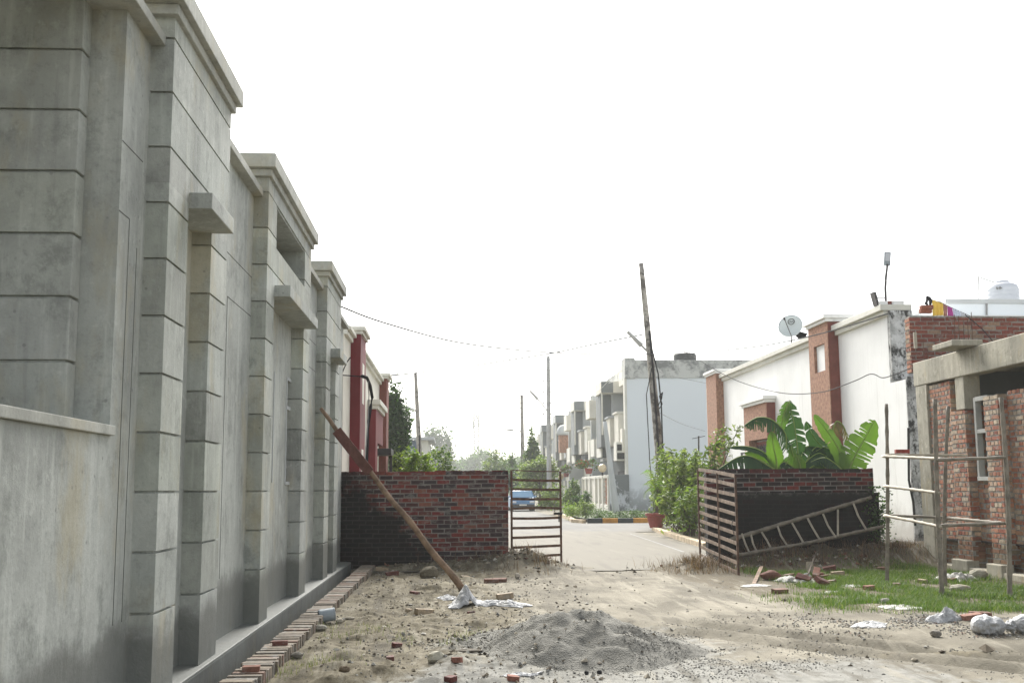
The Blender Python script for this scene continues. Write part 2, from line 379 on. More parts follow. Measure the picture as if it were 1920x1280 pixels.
mb = MB(); S = lambda y0, y1, x0, x1, z: mb.add([(x0,y0,z),(x1,y0,z),(x1,y1,z),(x0,y1,z)], [(0,1,2,3)])
# near edge is broken and uneven
ex = np.linspace(-1.9, 6.3, 60); ey = 20.42 + .25*fbm(ex, ex*0+3, .9, 3, 81) + np.where((ex > 2.3) & (ex < 3.2), -.05, .12)
vs = []; fs = []
for i, (a, b) in enumerate(zip(ex, ey)): vs += [(a, b, .018), (a, 24, .018)]
for i in range(59): fs.append((2*i, 2*i+2, 2*i+3, 2*i+1))
mb.add(vs, fs); S(24, 48.2, -1.9, 6.3, .018); S(38.2, 48.2, 6.3, 60, .018); S(48.2, 420, -1.9, 5.6, .018)
road = mb.build('road', k.m); tag(road, None, None, kind='structure')
mb = MB(); mb.add([tuple(at(1180,1000,Z=.022)),tuple(at(1183,1000,Z=.022)),tuple(at(1285,1034,Z=.022)),tuple(at(1279,1034,Z=.022))], [(0,3,2,1)])
o = mb.build('road_marking', simple('faded_road_line', (.20,.197,.187), .9, .3, 4)); tag(o, None, None, kind='structure')

# ================================================================== bricks
RED = [(.18,.036,.030),(.16,.030,.028),(.20,.048,.036),(.12,.038,.036),(.062,.036,.038),(.045,.034,.037),(.055,.033,.034),(.155,.05,.04),(.22,.085,.06),(.10,.045,.042)]
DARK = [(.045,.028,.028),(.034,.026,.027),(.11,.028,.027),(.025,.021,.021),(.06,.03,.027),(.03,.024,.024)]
WARM = [(.42,.20,.125),(.38,.155,.095),(.44,.29,.20),(.47,.38,.28),(.31,.115,.075),(.41,.23,.145),(.46,.33,.235),(.38,.175,.11)]
def bricks(mb, O, U, N, W, H, pal, L=.232, T=.066, g=.0195, depth=.05, bond='stretcher', seed=0, jit=.004, skip=None, top=None):
    """Courses of single bricks laid from corner O along unit U, face normal N; the mortar body is built separately."""
    r = random.Random(seed); O, U, N = [np.array(q, float) for q in (O, U, N)]; Z = np.array((0,0,1.)); z = 0; row = 0
    while z + T*.6 < H:
        hd = bond == 'english' and row % 2
        Lr = (L-g)/2 if hd else L
        u = -r.random()*.02 - (0 if row % 2 == 0 else (Lr+g)/2 if bond == 'stretcher' else (L+g)/4)
        while u < W:
            l = Lr*(1 + r.uniform(-.03, .03)); 
            if bond == 'mixed' and r.random() < .45: l = (L-g)/2
            a, b = max(u, 0), min(u+l, W)
            if b - a > .03 and not (skip and skip((a+b)/2, z)):
                c = r.choice(pal); f = r.uniform(.78, 1.2); c = tuple(q*f for q in c)
                j = [r.uniform(-jit, jit) for _ in range(10)]; j[0] *= 1.3; j[1] *= 1.6; j[3] *= .8
                o = O + U*a + Z*(z+j[0]+.007*math.sin(a*1.3+seed)+.004*math.sin(a*3.7+row*.9)) - N*depth; uu = U*(b-a); zz = Z*(T + j[1]) + U*j[2]*.5; nn = N*(depth + abs(j[3])*1.0)
                uu = uu + Z*j[4]*.8
                mb.obox(o, uu, zz, nn, c)
            u += l + g
        z += T + g; row += 1
def brick_thing(name, label, O, U, W, H, D, pal, mats, cap_seed=1, bond='stretcher', skip=None, front_n=(0,-1,0), cat='brick wall'):
    """Free-standing brick wall: mortar body with laid bricks on the face, the ends and the top course."""
    O, U, N = [np.array(q, float) for q in (O, U, front_n)]
    o = MB(); bricks(o, O, U, N, W, H, pal, seed=cap_seed, bond=bond, skip=skip)
    bricks(o, O - N*D, U, -N, W, H, pal, seed=cap_seed+1, bond=bond)
    bricks(o, O - N*D, N, -U, D, H, pal, seed=cap_seed+2, bond='mixed'); bricks(o, O + U*W, -N, U, D, H, pal, seed=cap_seed+3, bond='mixed')
    rr = random.Random(cap_seed+5); u = 0
    while u < W - .1:
        l = min(.23*rr.uniform(.9, 1.05), W-u); f = rr.uniform(.8, 1.2); c = tuple(q*f for q in rr.choice(pal[:4]))
        if rr.random() < .9: o.obox(O + U*(u+.004) + (0,0,H-.078) - N*(D-rr.uniform(.0,.012)), U*(l-.012), -N*-(D-.01)*1, (0,0,.075+rr.uniform(-.014,.010)), c)
        u += l
    b = o.build(name, mats[0], base=O + U*W/2)
    m = MB(); m.obox(O - N*(D-.003), U*W, N*(D-.006), (0,0,H-.04)); m.build('mortar', mats[1], b)
    return tag(b, label, cat)
def mould_left(k, mx=.97):
    P = k.pos(); s = k.sep(P); n = k.noise(2.2, 5, .65, P, .3); n2 = k.noise(14, 4, .7)
    # soot climbing from the left foot of the wall
    a = k.math('ADD', k.map(s[0], -2.2, .75, 1.25, 0.), k.map(s[2], 0, 1.75, .25, -.62))
    a = k.math('ADD', a, k.math('MULTIPLY', k.math('SUBTRACT', n, .5), 1.3)); a = k.math('ADD', a, k.math('MULTIPLY', k.math('SUBTRACT', n2, .5), .5))
    return k.map(a, .36, .80, 0, mx)
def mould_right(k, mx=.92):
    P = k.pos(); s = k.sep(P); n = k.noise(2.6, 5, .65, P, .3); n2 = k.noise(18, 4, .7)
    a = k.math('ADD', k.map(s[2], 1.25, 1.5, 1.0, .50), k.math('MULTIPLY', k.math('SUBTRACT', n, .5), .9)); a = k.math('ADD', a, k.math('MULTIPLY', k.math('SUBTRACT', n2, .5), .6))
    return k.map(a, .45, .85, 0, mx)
def mould_damp(k):
    P = k.pos(); s = k.sep(P); n = k.noise(3, 5, .6, P)
    return k.map(k.math('ADD', s[2], k.math('MULTIPLY', k.math('SUBTRACT', n, .5), .5)), .66, .52, 0, .55)
MAT['brick_left'] = tinted('sooty_brick', mould=mould_left, smear=.5)
MAT['mortar_left'] = tinted('sooty_mortar', mould=lambda k: mould_left(k, .84), sc=9)
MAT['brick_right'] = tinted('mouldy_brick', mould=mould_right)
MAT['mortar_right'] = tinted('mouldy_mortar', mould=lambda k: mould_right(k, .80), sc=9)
MAT['brick_warm'] = tinted('orange_brick', mould=mould_damp, mcol=(.055,.045,.02), smear=.8)
MAT['brick_loose'] = tinted('loose_brick', sc=20, smear=.45)
for nm in ('mortar_left', 'mortar_right'):
    pass
brick_thing('brick_wall', 'sooty red brick wall left of the gateway, with the pole leaning across it', (-2.16,21.5,0), (1,0,0), 3.24, 1.87, .23, RED, (MAT['brick_left'], MAT['mortar_left']), 3)
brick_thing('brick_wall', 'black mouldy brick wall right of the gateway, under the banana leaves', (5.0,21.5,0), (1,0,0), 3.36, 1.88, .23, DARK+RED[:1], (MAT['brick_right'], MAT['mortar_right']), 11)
for o in [q for q in bpy.data.objects if q.name.startswith('mortar')]:
    a = o.data.attributes['tint']; v = np.ones((len(o.data.polygons), 4), np.float32); v[:, :3] = (.25,.23,.205) if 'left' in o.data.materials[0].name or 'sooty' in o.data.materials[0].name else (.24,.22,.20)
    a.data.foreach_set('color', v.ravel())
# thickened lower half of the right wall, with a mortar ledge
rw = bpy.data.objects['brick_wall.001']
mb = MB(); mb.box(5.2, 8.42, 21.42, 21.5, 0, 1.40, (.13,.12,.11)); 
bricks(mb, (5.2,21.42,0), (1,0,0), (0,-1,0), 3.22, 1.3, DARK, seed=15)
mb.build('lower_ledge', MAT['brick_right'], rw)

# ================================================================== grey plastered building
G0, GP = .692, .4035
GZS = [G0 + GP*k for k in range(11)]
gb = thing('plaster_building', 'long grey plastered unfinished building with grooved pilasters on the left', 'building', (-2.3, 12, 0))
def courses(mb, x0, x1, y0, y1, z0, z1, g=.018, ins=.026, sides=True):
    """A rusticated shaft: full blocks with a recessed joint at each groove level."""
    rc = random.Random(int(abs(y0*37+z0*11))); zs = [z0] + [z for z in GZS if z0 + .05 < z < z1 - .03] + [z1]
    for i in range(len(zs)-1):
        a = zs[i] + (g/2 if i else 0); b = zs[i+1] - (g/2 if i < len(zs)-2 else 0)
        tv = rc.uniform(.84, 1.12); mb.box(x0, x1, y0, y1, a, b, (tv, tv*rc.uniform(.99,1.015), tv*rc.uniform(.96,1.01)))
        if i < len(zs)-2: mb.box(x0, x1-ins, y0+ins, y1-.002, b-.001, b+g+.001)
XW, XP = -2.16, -2.0
mb = MB(); mb.add([(-2.5,3,-.3),(-1.95,3,-.3),(-1.95,21.48,-.3),(-2.5,21.48,-.3),(-2.5,3,.17),(-1.95,3,.14),(-1.95,21.48,.14),(-2.5,21.48,.17)],
   [(4,5,6,7),(0,1,5,4),(1,2,6,5),(2,3,7,6),(3,0,4,7)]); mb.build('plinth', MAT['cement_plinth'], gb, bevel=.008)
mb = MB(); mb.box(-1.955, -1.946, 3, 21.47, -.3, .118); mb.build('plinth_skirt', cement('damp_plinth_plaster', (.13,.138,.128), False, .8), gb)
WT = 4.67
mb = MB(); BX = -2.46
mb.box(BX, XW, 3, 7.02, .1, 1.85)                                 # breast wall of the recess
mb.box(-3.6, XW, 7.02, 7.75, .1, WT)
mb.box(BX, XW, 7.75, 12.25, .1, WT); mb.box(BX, XW, 12.25, 14.31, .1, 4.23); mb.box(BX, XW, 14.31, 14.66, .1, 1.62); mb.box(BX, XW, 14.31, 14.66, 2.94, 4.23)
mb.box(BX, XW, 14.66, 21.49, .1, WT); mb.box(-9, BX-.02, 7.75, 21.49, 0, 4.2); mb.box(-9, -5, 3, 7.75, 0, 4.2); mb.box(-9, -3.1, 12, 15.4, 4.2, 4.9)
mb.box(-5, BX-.002, 3, 7.02, .1, 1.5)
mb.build('wall', MAT['cement'], gb)
mb = MB(); mb.box(-9, -2.2, 2.5, 7.0, 5.0, 5.15); mb.build('roof_slab', MAT['concrete_raw'], gb)  # unseen slab added over the recess to shade its grooved face
mb = MB(); courses(mb, -3.7, -2.385, 6.86, 7.018, 1.5, 4.95); mb.build('pilaster', MAT['cement'], gb, bevel=.006)
mb = MB(); mb.box(-2.5, -2.128, 2.9, 7.045, 1.852, 1.915); mb.build('sill', MAT['cement_light'], gb, bevel=.006)
PIL = [(7.61,8.18),(8.98,9.61),(11.68,12.19),(14.63,15.23),(17.29,17.9),(18.7,19.31)]
for a, b in PIL:
    mb = MB(); courses(mb, XW-.05, XP, a, b, .13, 3.66); mb.build('pilaster', MAT['cement'], gb)
for i, (a, b) in enumerate([(7.61,9.62),(11.68,15.27),(17.29,19.46)]):
    mb = MB()
    if i != 1: courses(mb, BX, XP, a, b, 3.66, 4.885)
    else:
        courses(mb, XW-.04, XP, a, b, 3.66, 4.22); courses(mb, BX, XP, a, 12.25, 4.22, 4.712); courses(mb, BX, XP, 14.63, b, 4.22, 4.712); mb.box(BX, XP, a, b, 4.724, 4.885); mb.box(BX, XP-.016, a+.016, b-.003, 4.70, 4.73)
        mb.box(-3.1, BX+.1, 12.1, 12.249, 4.2, 4.8); mb.box(-3.1, BX+.1, 14.631, 14.8, 4.2, 4.8); mb.box(-3.1, BX+.05, 12.1, 14.8, 4.713, 4.83)
    mb.build('parapet_block', MAT['cement'], gb)
    mb = MB(); mb.box(-2.56, XP+.035, a-.06, b+.05, 4.885, 4.965); mb.box(-2.62, XP+.085, a-.13, b+.11, 4.965, 5.12); mb.build('cornice', MAT['cement_light'], gb, bevel=.008)
for a, b in [(5.0,7.61),(9.62,11.68),(15.27,17.29),(19.46,21.6)]:
    mb = MB(); mb.box(-2.5, -2.06, a+.002, b-.002, WT-.004, 4.745); mb.build('cornice', MAT['cement_light'], gb, bevel=.006)
XO = float(at(398,376,Y=8.19)[0]); XO2 = float(at(545.75,546,Y=12.24)[0]); XO3 = float(at(638,661,Y=17.9)[0])
for px, X, y0, zt, zb in [((438,442.5), XO, 8.19, (398,360.5), (398,392)), ((596,616), XO2, 12.2, (545.75,535.5), (545.75,557.5)), ((650.75,678.75), XO3, 17.905, (638,653), (638,669.5))]:
    y1 = float(at(*px, X=X)[1]); z1 = float(at(*zt, X=X)[2]); z0 = float(at(*zb, X=X)[2])
    print('canopy', X, y0, y1, z0, z1)
    mb = MB(); mb.box(XW-.1, X, y0, y1, z0, z1); mb.build('canopy', MAT['cement'], gb, bevel=.006)
# scored joints of the plaster panels
def score(p, q, wd=.007):
    mb = MB()
    mb.box(XW, XW+.0025, min(p[0], q[0])-(wd/2 if p[0] == q[0] else 0), max(p[0], q[0])+(wd/2 if p[0] == q[0] else 0), min(p[1], q[1])-(wd/2 if p[1] == q[1] else 0), max(p[1], q[1])+(wd/2 if p[1] == q[1] else 0))
    mb.build('scored_joint', MAT['score'], gb)
score((7.03,3.775),(7.5,3.775)); score((7.02,3.305),(7.25,3.305)); score((7.25,.66),(7.25,3.305)); score((7.44,.66),(7.44,3.15))
score((9.9,3.77),(11.66,3.77)); score((10.45,3.35),(11.66,3.35)); score((10.45,.7),(10.45,3.35)); score((15.6,3.77),(17.2,3.77)); score((15.6,3.35),(17.2,3.35)); score((8.4,3.3),(8.7,3.3))
mb = MB(); mb.tube([(XW+.004,13.28,1.6),(XW+.002,13.28,2.93)], .009, 6); mb.build('conduit', MAT['lightgrey'], gb)
wn = MB(); wn.box(XW-.09, XW+.009, 14.29, 14.33, 1.6, 2.97); wn.box(XW-.09, XW+.012, 14.33, 14.66, 2.93, 2.97); wn.box(XW-.08, XW+.008, 14.33, 14.66, 2.55, 2.60); wn.box(XW-.1, XW+.015, 14.28, 14.66, 1.58, 1.62)
wf = wn.build('window', MAT['lightgrey'], gb, bevel=.003)
mb = MB(); mb.box(XW-.13, XW-.1, 14.33, 14.66, 1.62, 2.93); mb.build('pane', simple('dusty_brown_pane', (.13,.105,.075), .5, .5, 3), wf)
# row of bricks laid on edge along the plinth
mb = MB(); rr = random.Random(4); y = 5.5
while y < 21.2:
    t = .072*rr.uniform(.9, 1.15); c = rr.choice([(.24,.20,.155),(.21,.18,.14),(.26,.215,.165),(.225,.15,.115),(.20,.18,.15),(.235,.20,.16)]); f = rr.uniform(.85, 1.12)
    j = [rr.uniform(-.008, .008) for _ in range(5)]
    mb.obox((-1.725+j[0]*1.5, y, -.12), (.25+j[1], j[2], 0), (j[3]*.4, t, 0), (0, 0, .215+j[4]*1.2), tuple(q*f for q in c)); y += t + rr.uniform(.001, .007)
MAT['brick_edge'] = tinted('dusty_edging_brick', sc=18, smear=.85); o = mb.build('brick_edging', MAT['brick_edge'], base=(-1.6,13,0), bevel=.004); tag(o, 'row of bricks set on edge along the grey plinth', 'brick edging')
mb = MB(); mb.box(-1.72, -1.485, 5.5, 21.2, -.15, .07); mb.build('mortar', MAT['mortar'], o)

# ================================================================== gates
def gate(label, A, B, z0a, z1a, z0b, z1b, ns, m, mslat, mids=(), legs=0, rod=True, sw=.05):
    """Steel gate leaf in the vertical plane from A to B."""
    A, B = np.array(A, float), np.array(B, float); t = thing('steel_gate', label, 'gate', (*A, 0))
    U = B - A; W = np.linalg.norm(U); U = U/W; U3 = np.array((*U, 0)); N3 = np.array((U[1], -U[0], 0))
    def P(f, z): return np.array((*(A + (B-A)*f), z))
    def zz(f, g): return (z0a + (z0b-z0a)*f)*(1-g) + (z1a + (z1b-z1a)*f)*g
    for f, lo in [(0, -.0), (1, -legs)] + [(q, 0) for q in mids]:
        mb = MB(); w_ = .035 if f in (0, 1) else .025; a = P(f, zz(f, 0)+lo); mb.obox(a - U3*w_/2 - N3*.018, U3*w_, (0,0,zz(f,1)-zz(f,0)-lo), N3*.036); mb.build('post', m, t)
    gr = np.linspace(0, 1, ns)
    for i, g in enumerate(gr):
        mb = MB(); a, b = P(.015, zz(.015, g)), P(.985, zz(.985, g))
        rr = random.Random(i+ns); sg = rr.uniform(-.012, .012)
        if rod and i == ns-1:
            mid = (a+b)/2 + (0,0,-.012); mb.tube([a, mid, b], .012, 6)
        else:
            mids_ = [(a + (b-a)*f + np.array((0,0,sg*math.sin(f*3.1)))) for f in (0, .33, .66, 1)]
            for p, q in zip(mids_[:-1], mids_[1:]): mb.obox(p - N3*.004 - np.array((0,0,sw/2)), q-p, (0,0,sw), N3*.008)
        mb.build('slat', mslat, t)
    return t
g1 = gate('narrow dark steel gate leaf hinged on the left brick wall', (1.15,21.62), (2.14,21.86), .19, 1.88, .22, 1.85, 10, MAT['rust'], MAT['rust'], legs=.16)
for z in (1.66, .36):
    mb = MB(); mb.tube([(1.05,21.6,z),(1.12,21.6,z),(1.135,21.61,z-.09)], .012, 6); mb.build('hinge', MAT['darksteel'], g1)
mb = MB(); mb.box(2.0, 2.17, 21.8, 21.86, 1.0, 1.05); mb.tube([(2.1,21.83,1.02),(2.1,21.82,.86)], .012, 6); mb.build('latch', MAT['darksteel'], g1)
g2 = gate('tall wide steel gate leaf standing open in front of the mouldy wall', (4.86,21.62), (4.93,19.0), .04, 1.87, -.12, 1.71, 12, MAT['rust'], MAT['rust_lit'], mids=(.55,), rod=False, sw=.062)
mb = MB(); mb.tube([(4.9,19.15,.95),(4.86,19.1,.85),(4.88,19.05,.74),(4.9,19.1,.7)], .008, 5); mb.build('latch', MAT['darksteel'], g2)
# ================================================================== painted house on the left
def part(parent, name, m, *boxes, bevel=.008, c=None):
    mb = MB()
    for b in boxes: mb.box(*b, c)
    return mb.build(name, m, parent, bevel=bevel)
def cap(parent, x0, x1, y0, y1, z, m='offwhite', h=.16, o=.1, name='cornice'):
    return part(parent, name, MAT[m], (x0-o*.45, x1+o*.45, y0-o*.45, y1+o*.45, z, z+h*.45), (x0-o, x1+o, y0-o, y1+o, z+h*.45, z+h))
lh = thing('painted_house', 'cream house with dark red pilasters behind the left brick wall', 'house', (-2.3,28,0))
part(lh, 'wall', MAT['cream'], (-8, -2.22, 22.2, 34.3, 0, 4.7))
part(lh, 'cornice', MAT['offwhite'], (-2.6, -2.15, 22.2, 23.55, 4.66, 4.76), (-2.6, -2.08, 22.2, 23.55, 4.76, 4.84), bevel=.01)
part(lh, 'cornice', MAT['offwhite'], (-2.6, -2.15, 25.2, 33.1, 4.66, 4.76), (-2.6, -2.08, 25.2, 33.1, 4.76, 4.84), bevel=.01)
pl = part(lh, 'pilaster', MAT['red'], (-2.5, -2.0, 23.7, 25.1, 0, 4.87)); cap(pl, -2.6, -2.0, 23.7, 25.1, 4.87)
part(pl, 'niche', MAT['cream'], (-2.06, -1.996, 24.2, 24.7, 3.4, 4.3))
part(pl, 'niche', MAT['cream'], (-2.06, -1.996, 24.2, 24.7, .3, 2.4))
sr = part(lh, 'window_surround', MAT['red'], (-2.4, -2.0, 28.6, 29.3, 0, 3.6), (-2.4, -2.001, 29.3, 31.5, 2.75, 3.6)); cap(sr, -2.4, -2.0, 28.6, 31.5, 3.6, h=.24, o=.12)
part(lh, 'window', MAT['dark'], (-2.24, -2.2, 29.3, 31.2, .4, 2.75)); part(lh, 'beam', MAT['darksteel'], (-2.3, -1.75, 31.3, 32.6, 2.5, 2.68)); part(lh, 'post', MAT['darksteel'], (-1.86, -1.78, 32.4, 32.5, 0, 2.5))
pl = part(lh, 'pilaster', MAT['brownred'], (-2.5, -2.0, 33.1, 34.2, 0, 4.85)); cap(pl, -2.6, -2.0, 33.1, 34.2, 4.85)
mb = MB(); mb.tube([at(*p, X=-1.85) for p in [(679,705),(688,708),(694,722),(698,745),(695,762),(691,790),(689,830),(687,880)]], .035, 6)
mb.build('cable_bundle', MAT['cable'], lh)
mb = MB(); mb.tube([at(*p, X=-1.8) for p in [(690,715),(692,740),(690,790),(686,840),(684,880)]], .012, 5); mb.build('conduit', MAT['greycable'], lh)

# ================================================================== white house on the right
wh = thing('white_house', 'white house with terracotta piers behind the mouldy brick wall', 'house', (12,36,0))
part(wh, 'wall', MAT['white'], (10.8, 20, 26.36, 46, 0, 5.75), bevel=0)
part(wh, 'cornice', MAT['offwhite'], (10.7, 11.4, 26.30, 29.83, 5.72, 5.85), (10.6, 11.4, 26.24, 29.83, 5.85, 6.0), bevel=.012)
part(wh, 'cornice', MAT['offwhite'], (10.7, 11.4, 31.55, 42.9, 5.72, 5.85), (10.6, 11.4, 31.55, 42.9, 5.85, 6.0), bevel=.012)
mp = MB(); mp.box(10.5, 11.5, 29.85, 31.5, 0, 4.78); mp.box(10.5, 11.5, 29.85, 30.15, 4.78, 5.55); mp.box(10.5, 11.5, 31.05, 31.5, 4.78, 5.55); mp.box(10.5, 11.5, 29.85, 31.5, 5.55, 6.12)
pr = mp.build('pier', MAT['terracotta'], wh); part(pr, 'pier_side', MAT['brownred'], (10.52, 11.3, 29.835, 29.85, 0, 6.11))  # near side of the pier set darker brown-red than its street face
part(pr, 'niche', MAT['white'], (10.58, 10.7, 30.15, 31.05, 4.78, 5.55)); cap(pr, 10.5, 11.5, 29.85, 31.5, 6.12, 'white', h=.2, o=.13)
pr = part(wh, 'pier', MAT['terracotta'], (10.5, 11.3, 43, 44.7, 0, 6.05)); cap(pr, 10.5, 11.3, 43, 44.7, 6.05, 'white', h=.18, o=.1)
sr = part(wh, 'window_surround', MAT['terracotta'], (10.5, 10.85, 36.1, 39.0, 3.15, 4.35), (10.5, 10.85, 38.4, 39.0, 1.0, 3.15)); part(sr, 'side_panel', MAT['brownred'], (10.51, 10.84, 36.085, 36.1, 3.15, 4.34)); cap(sr, 10.5, 10.85, 36.1, 39.0, 4.35, 'white', h=.22, o=.13)  # near side of the surround is a darker brown-red sheet
wnd = part(wh, 'window', MAT['brownred'], (10.74, 10.8, 36.3, 38.3, 1.2, 3.1)); part(wnd, 'pane', MAT['glass'], (10.72, 10.74, 36.45, 38.15, 1.35, 2.95))
mb = MB(); [mb.tube([(10.7,q,1.3),(10.7,q,3.0)], .012, 5) for q in np.linspace(36.5,38.1,7)]; [mb.tube([(10.7,36.4,q),(10.7,38.2,q)], .012, 5) for q in (1.7,2.2,2.7)]; mb.build('grille', MAT['darksteel'], wnd)
mb = MB(); mb.box(10.2, 10.26, 38.4, 38.46, 0, 2.75); mb.box(10.2, 10.8, 38.4, 38.46, 2.69, 2.75); mb.box(10.2, 10.26, 36.6, 38.46, 2.70, 2.75); mb.build('steel_frame', MAT['darksteel'], wh)
# weathered end of the wall
e = part(wh, 'end_wall', MAT['mouldwhite'], (10.803, 11.38, 26.2, 26.358, 4.12, 5.84), (11.38, 20, 26.24, 26.358, 0, 5.7), (10.803, 11.5, 25.4, 25.45, 0, 4.12), (11.0, 11.5, 25.45, 26.24, 4.05, 4.12), bevel=.01)
part(wh, 'wall_foot', MAT['white'], (10.8, 11.48, 25.45, 26.36, 0, 4.05), bevel=0)
mb = MB(); mb.tube([at(*p, Y=25.38) for p in [(1703,802),(1704,900),(1712,940),(1716,985)]], .03, 5); mb.build('crack_line', MAT['dark'], wh)
part(wh, 'corner_block', MAT['white'], (10.62, 10.82, 26.3, 26.6, 5.95, 6.09)); part(wh, 'corner_block', MAT['brownred'], (10.82, 10.93, 26.32, 26.6, 5.95, 6.1)); part(wh, 'corner_block', MAT['white'], (10.93, 11.22, 26.25, 26.6, 5.9, 6.1), bevel=.02)
# street lamp, flood light, dish
def lampthing():
    t = thing('street_lamp', 'flat grey street lamp on a short bent pole above the white house corner', 'street lamp', (10.97,26.55,6.1))
    mb = MB(); mb.tube([at(*p, Y=26.55) for p in [(1661,567),(1660,540),(1661,520),(1663,503),(1664,495)]], [.03,.03,.03,.028,.025], 7); mb.build('pole', MAT['darksteel'], t)
    q = at(1663.5,498,Y=26.55); U = unit(at(1665,471,Y=26.55)-q); X = np.array((1,0,0.)); X = unit(X - U*np.dot(X,U)); Nn = np.cross(X, U)
    mb = MB(); mb.obox(q - X*.085, X*.17, U*.36, -Nn*.05); hd = mb.build('lamp_head', MAT['plastic'], t, bevel=.015)
    mb = MB(); mb.obox(q - X*.06 + U*.12 + Nn*.002, X*.12, U*.21, Nn*.006); mb.build('lens', MAT['tankwhite'], hd)
lampthing()
t = thing('flood_light', 'small black flood light tilted beside the lamp pole', 'flood light', at(1652,572,Y=26.4))
mb = MB(); a, b = at(1645,572,Y=26.4), at(1638,547,Y=26.4); mb.obox(a, b-a, (.06,0,0), (0,.25,0)); mb.build('housing', MAT['darksteel'], t)
mb = MB(); [mb.tube([at(1644,y,Y=26.42), at(1660,y+1,Y=26.5)], .012, 5) for y in (558,566)]; mb.build('bracket', MAT['darksteel'], t)
DC = at(1482,611,X=11.6); DN = unit(np.array((-.55,-1.0,.38))); DX = unit(np.cross((0,0,1), DN)); DY = np.cross(DN, DX); A3 = np.stack([DX, DY, DN], 1)
t = thing('satellite_dish', 'round pale satellite dish on the white house roof', 'satellite dish', DC - np.array((0,0,.75)))
mb = MB(); prof = [(.02,-.09),(.2,-.075),(.35,-.035),(.42,0),(.42,.012),(.35,-.02),(.2,-.06),(.02,-.075)]; mb.lathe(DC, prof[::1], 28, axis=A3); dish = mb.build('dish', simple('dish_grey', (.55,.60,.60), .6, .05, 2), t, smooth=True)
mb = MB(); ring = lambda r, z: [DC + A3 @ np.array((r*math.cos(q)+.02, r*math.sin(q)+.17, z)) for q in np.linspace(0, 2*math.pi, 25)[:-1]]
mb.add(ring(.12,-.012) + ring(.095,-.012), [(k, (k+1)%24, 24+(k+1)%24, 24+k) for k in range(24)]); mb.build('logo_ring', MAT['dark'], dish)
def text(s, size, m, name, parent, loc, axes, extr=.001):
    cu = bpy.data.curves.new(name, 'FONT'); cu.body = s; cu.size = size; cu.align_x = 'CENTER'; cu.align_y = 'CENTER'; cu.extrude = extr
    o = bpy.data.objects.new(name, cu); col.objects.link(o); dg = bpy.context.evaluated_depsgraph_get()
    me = bpy.data.meshes.new_from_object(o.evaluated_get(dg)); bpy.data.objects.remove(o); me.materials.clear(); me.materials.append(m)
    o = bpy.data.objects.new(name, me); col.objects.link(o); o.parent = parent
    off = np.zeros(3); q = parent
    while q is not None: off += np.array(q.location); q = q.parent
    L = np.array(loc) - off; mt = Matrix.Identity(4)
    for i in range(3):
        for j in range(3): mt[i][j] = float(axes[i][j])
        mt[i][3] = float(L[i])
    o.matrix_local = mt; return o
text('dth', .12, MAT['dark'], 'logo_letters', dish, DC + A3 @ np.array((.02,.17,-.01)), A3)
mb = MB(); mb.tube([DC + A3 @ np.array(p) for p in [(.05,-.4,0),(-.02,-.2,.25),(-.12,.08,.42)]], .014, 6); mb.build('feed_arm', MAT['darksteel'], t)
mb = MB(); q = DC + A3 @ np.array((-.12,.08,.42)); mb.tube([q-DN*.06, q+DN*.05], .035, 8); mb.build('receiver', MAT['darksteel'], t)
mb = MB(); q = DC - DN*.1; mb.tube([q, q+(0.02,.05,-.35), q+(-.02,.05,-.8)], .022, 6); mb.tube([q+(0,0,-.45), q+(.22,.1,-.75)], .012, 5); mb.build('mast', MAT['darksteel'], t)
mb = MB(); pts = [at(*p, X=11.9) for p in [(1492,628),(1499,621),(1514,625),(1509,637),(1500,636)]]; mb.add(pts + [p+(.0,.12,.02) for p in pts], [(0,1,2,3,4),(9,8,7,6,5)]+[(i,(i+1)%5,5+(i+1)%5,5+i) for i in range(5)])
tag(mb.build('black_cloth', MAT['blackcloth'], base=pts[0]), 'black cloth hanging beside the satellite dish', 'cloth')

# ================================================================== brick house under construction
bb = thing('brick_building', 'unfinished brick building with a raw concrete beam on the right', 'building', (9.3,18,0))
FX, WX = 9.1, 9.26
def bface(y1, y0, X, z0, z1, seed, name='brick_wall', thick=.22, skip=None, bond='english'):
    """Brick wall in the street plane (normal -X), with its dark -Y end."""
    mb = MB(); bricks(mb, (X,y1,z0), (0,-1,0), (-1,0,0), y1-y0, z1-z0, WARM, bond=bond, seed=seed, skip=skip, T=.061, g=.0245, jit=.003)
    bricks(mb, (X,y0,z0), (1,0,0), (0,-1,0), thick, z1-z0, WARM, bond='mixed', seed=seed+1)
    o = mb.build(name, MAT['brick_warm'], bb); mm = MB(); mm.box(X+.006, X+thick, y0+.006, y1, z0, z1-.012); mm.build('mortar', MAT['mortar'], o); return o
bface(20.45, 19.55, FX+.02, .54, 3.42, 31); bface(19.55, 18.98, FX, .22, 2.86, 33)
bface(18.98, 18.78, WX, .54, 2.9, 35); bface(18.78, 18.28, WX, .54, 1.63, 37, thick=.1); bface(18.28, 17.78, FX, .22, 3.04, 39); bface(17.78, 15.0, WX, .54, 3.08, 41); bface(16.3, 15.7, FX, .22, 3.1, 43)
bface(20.45, 18.98, FX+.10, .1, .54, 45, 'footing_bricks'); bface(18.98, 15.0, WX+.06, .1, .54, 46, 'footing_bricks')
part(bb, 'damp_course', MAT['darksteel'], (FX+.01, FX+.2, 19.0, 20.5, .535, .565), (WX-.012, WX+.2, 15, 18.97, .535, .565), bevel=0)
part(bb, 'foundation', MAT['concrete_raw'], (9.0, 10, 15, 20.6, -.3, .1), (8.98, 9.2, 18.98, 19.6, -.2, .22), (8.98, 9.2, 17.78, 18.3, -.2, .22), bevel=.015)
part(bb, 'column', MAT['concrete_raw'], (FX-.02, FX+.28, 20.46, 20.95, 0, 3.45), bevel=.01)
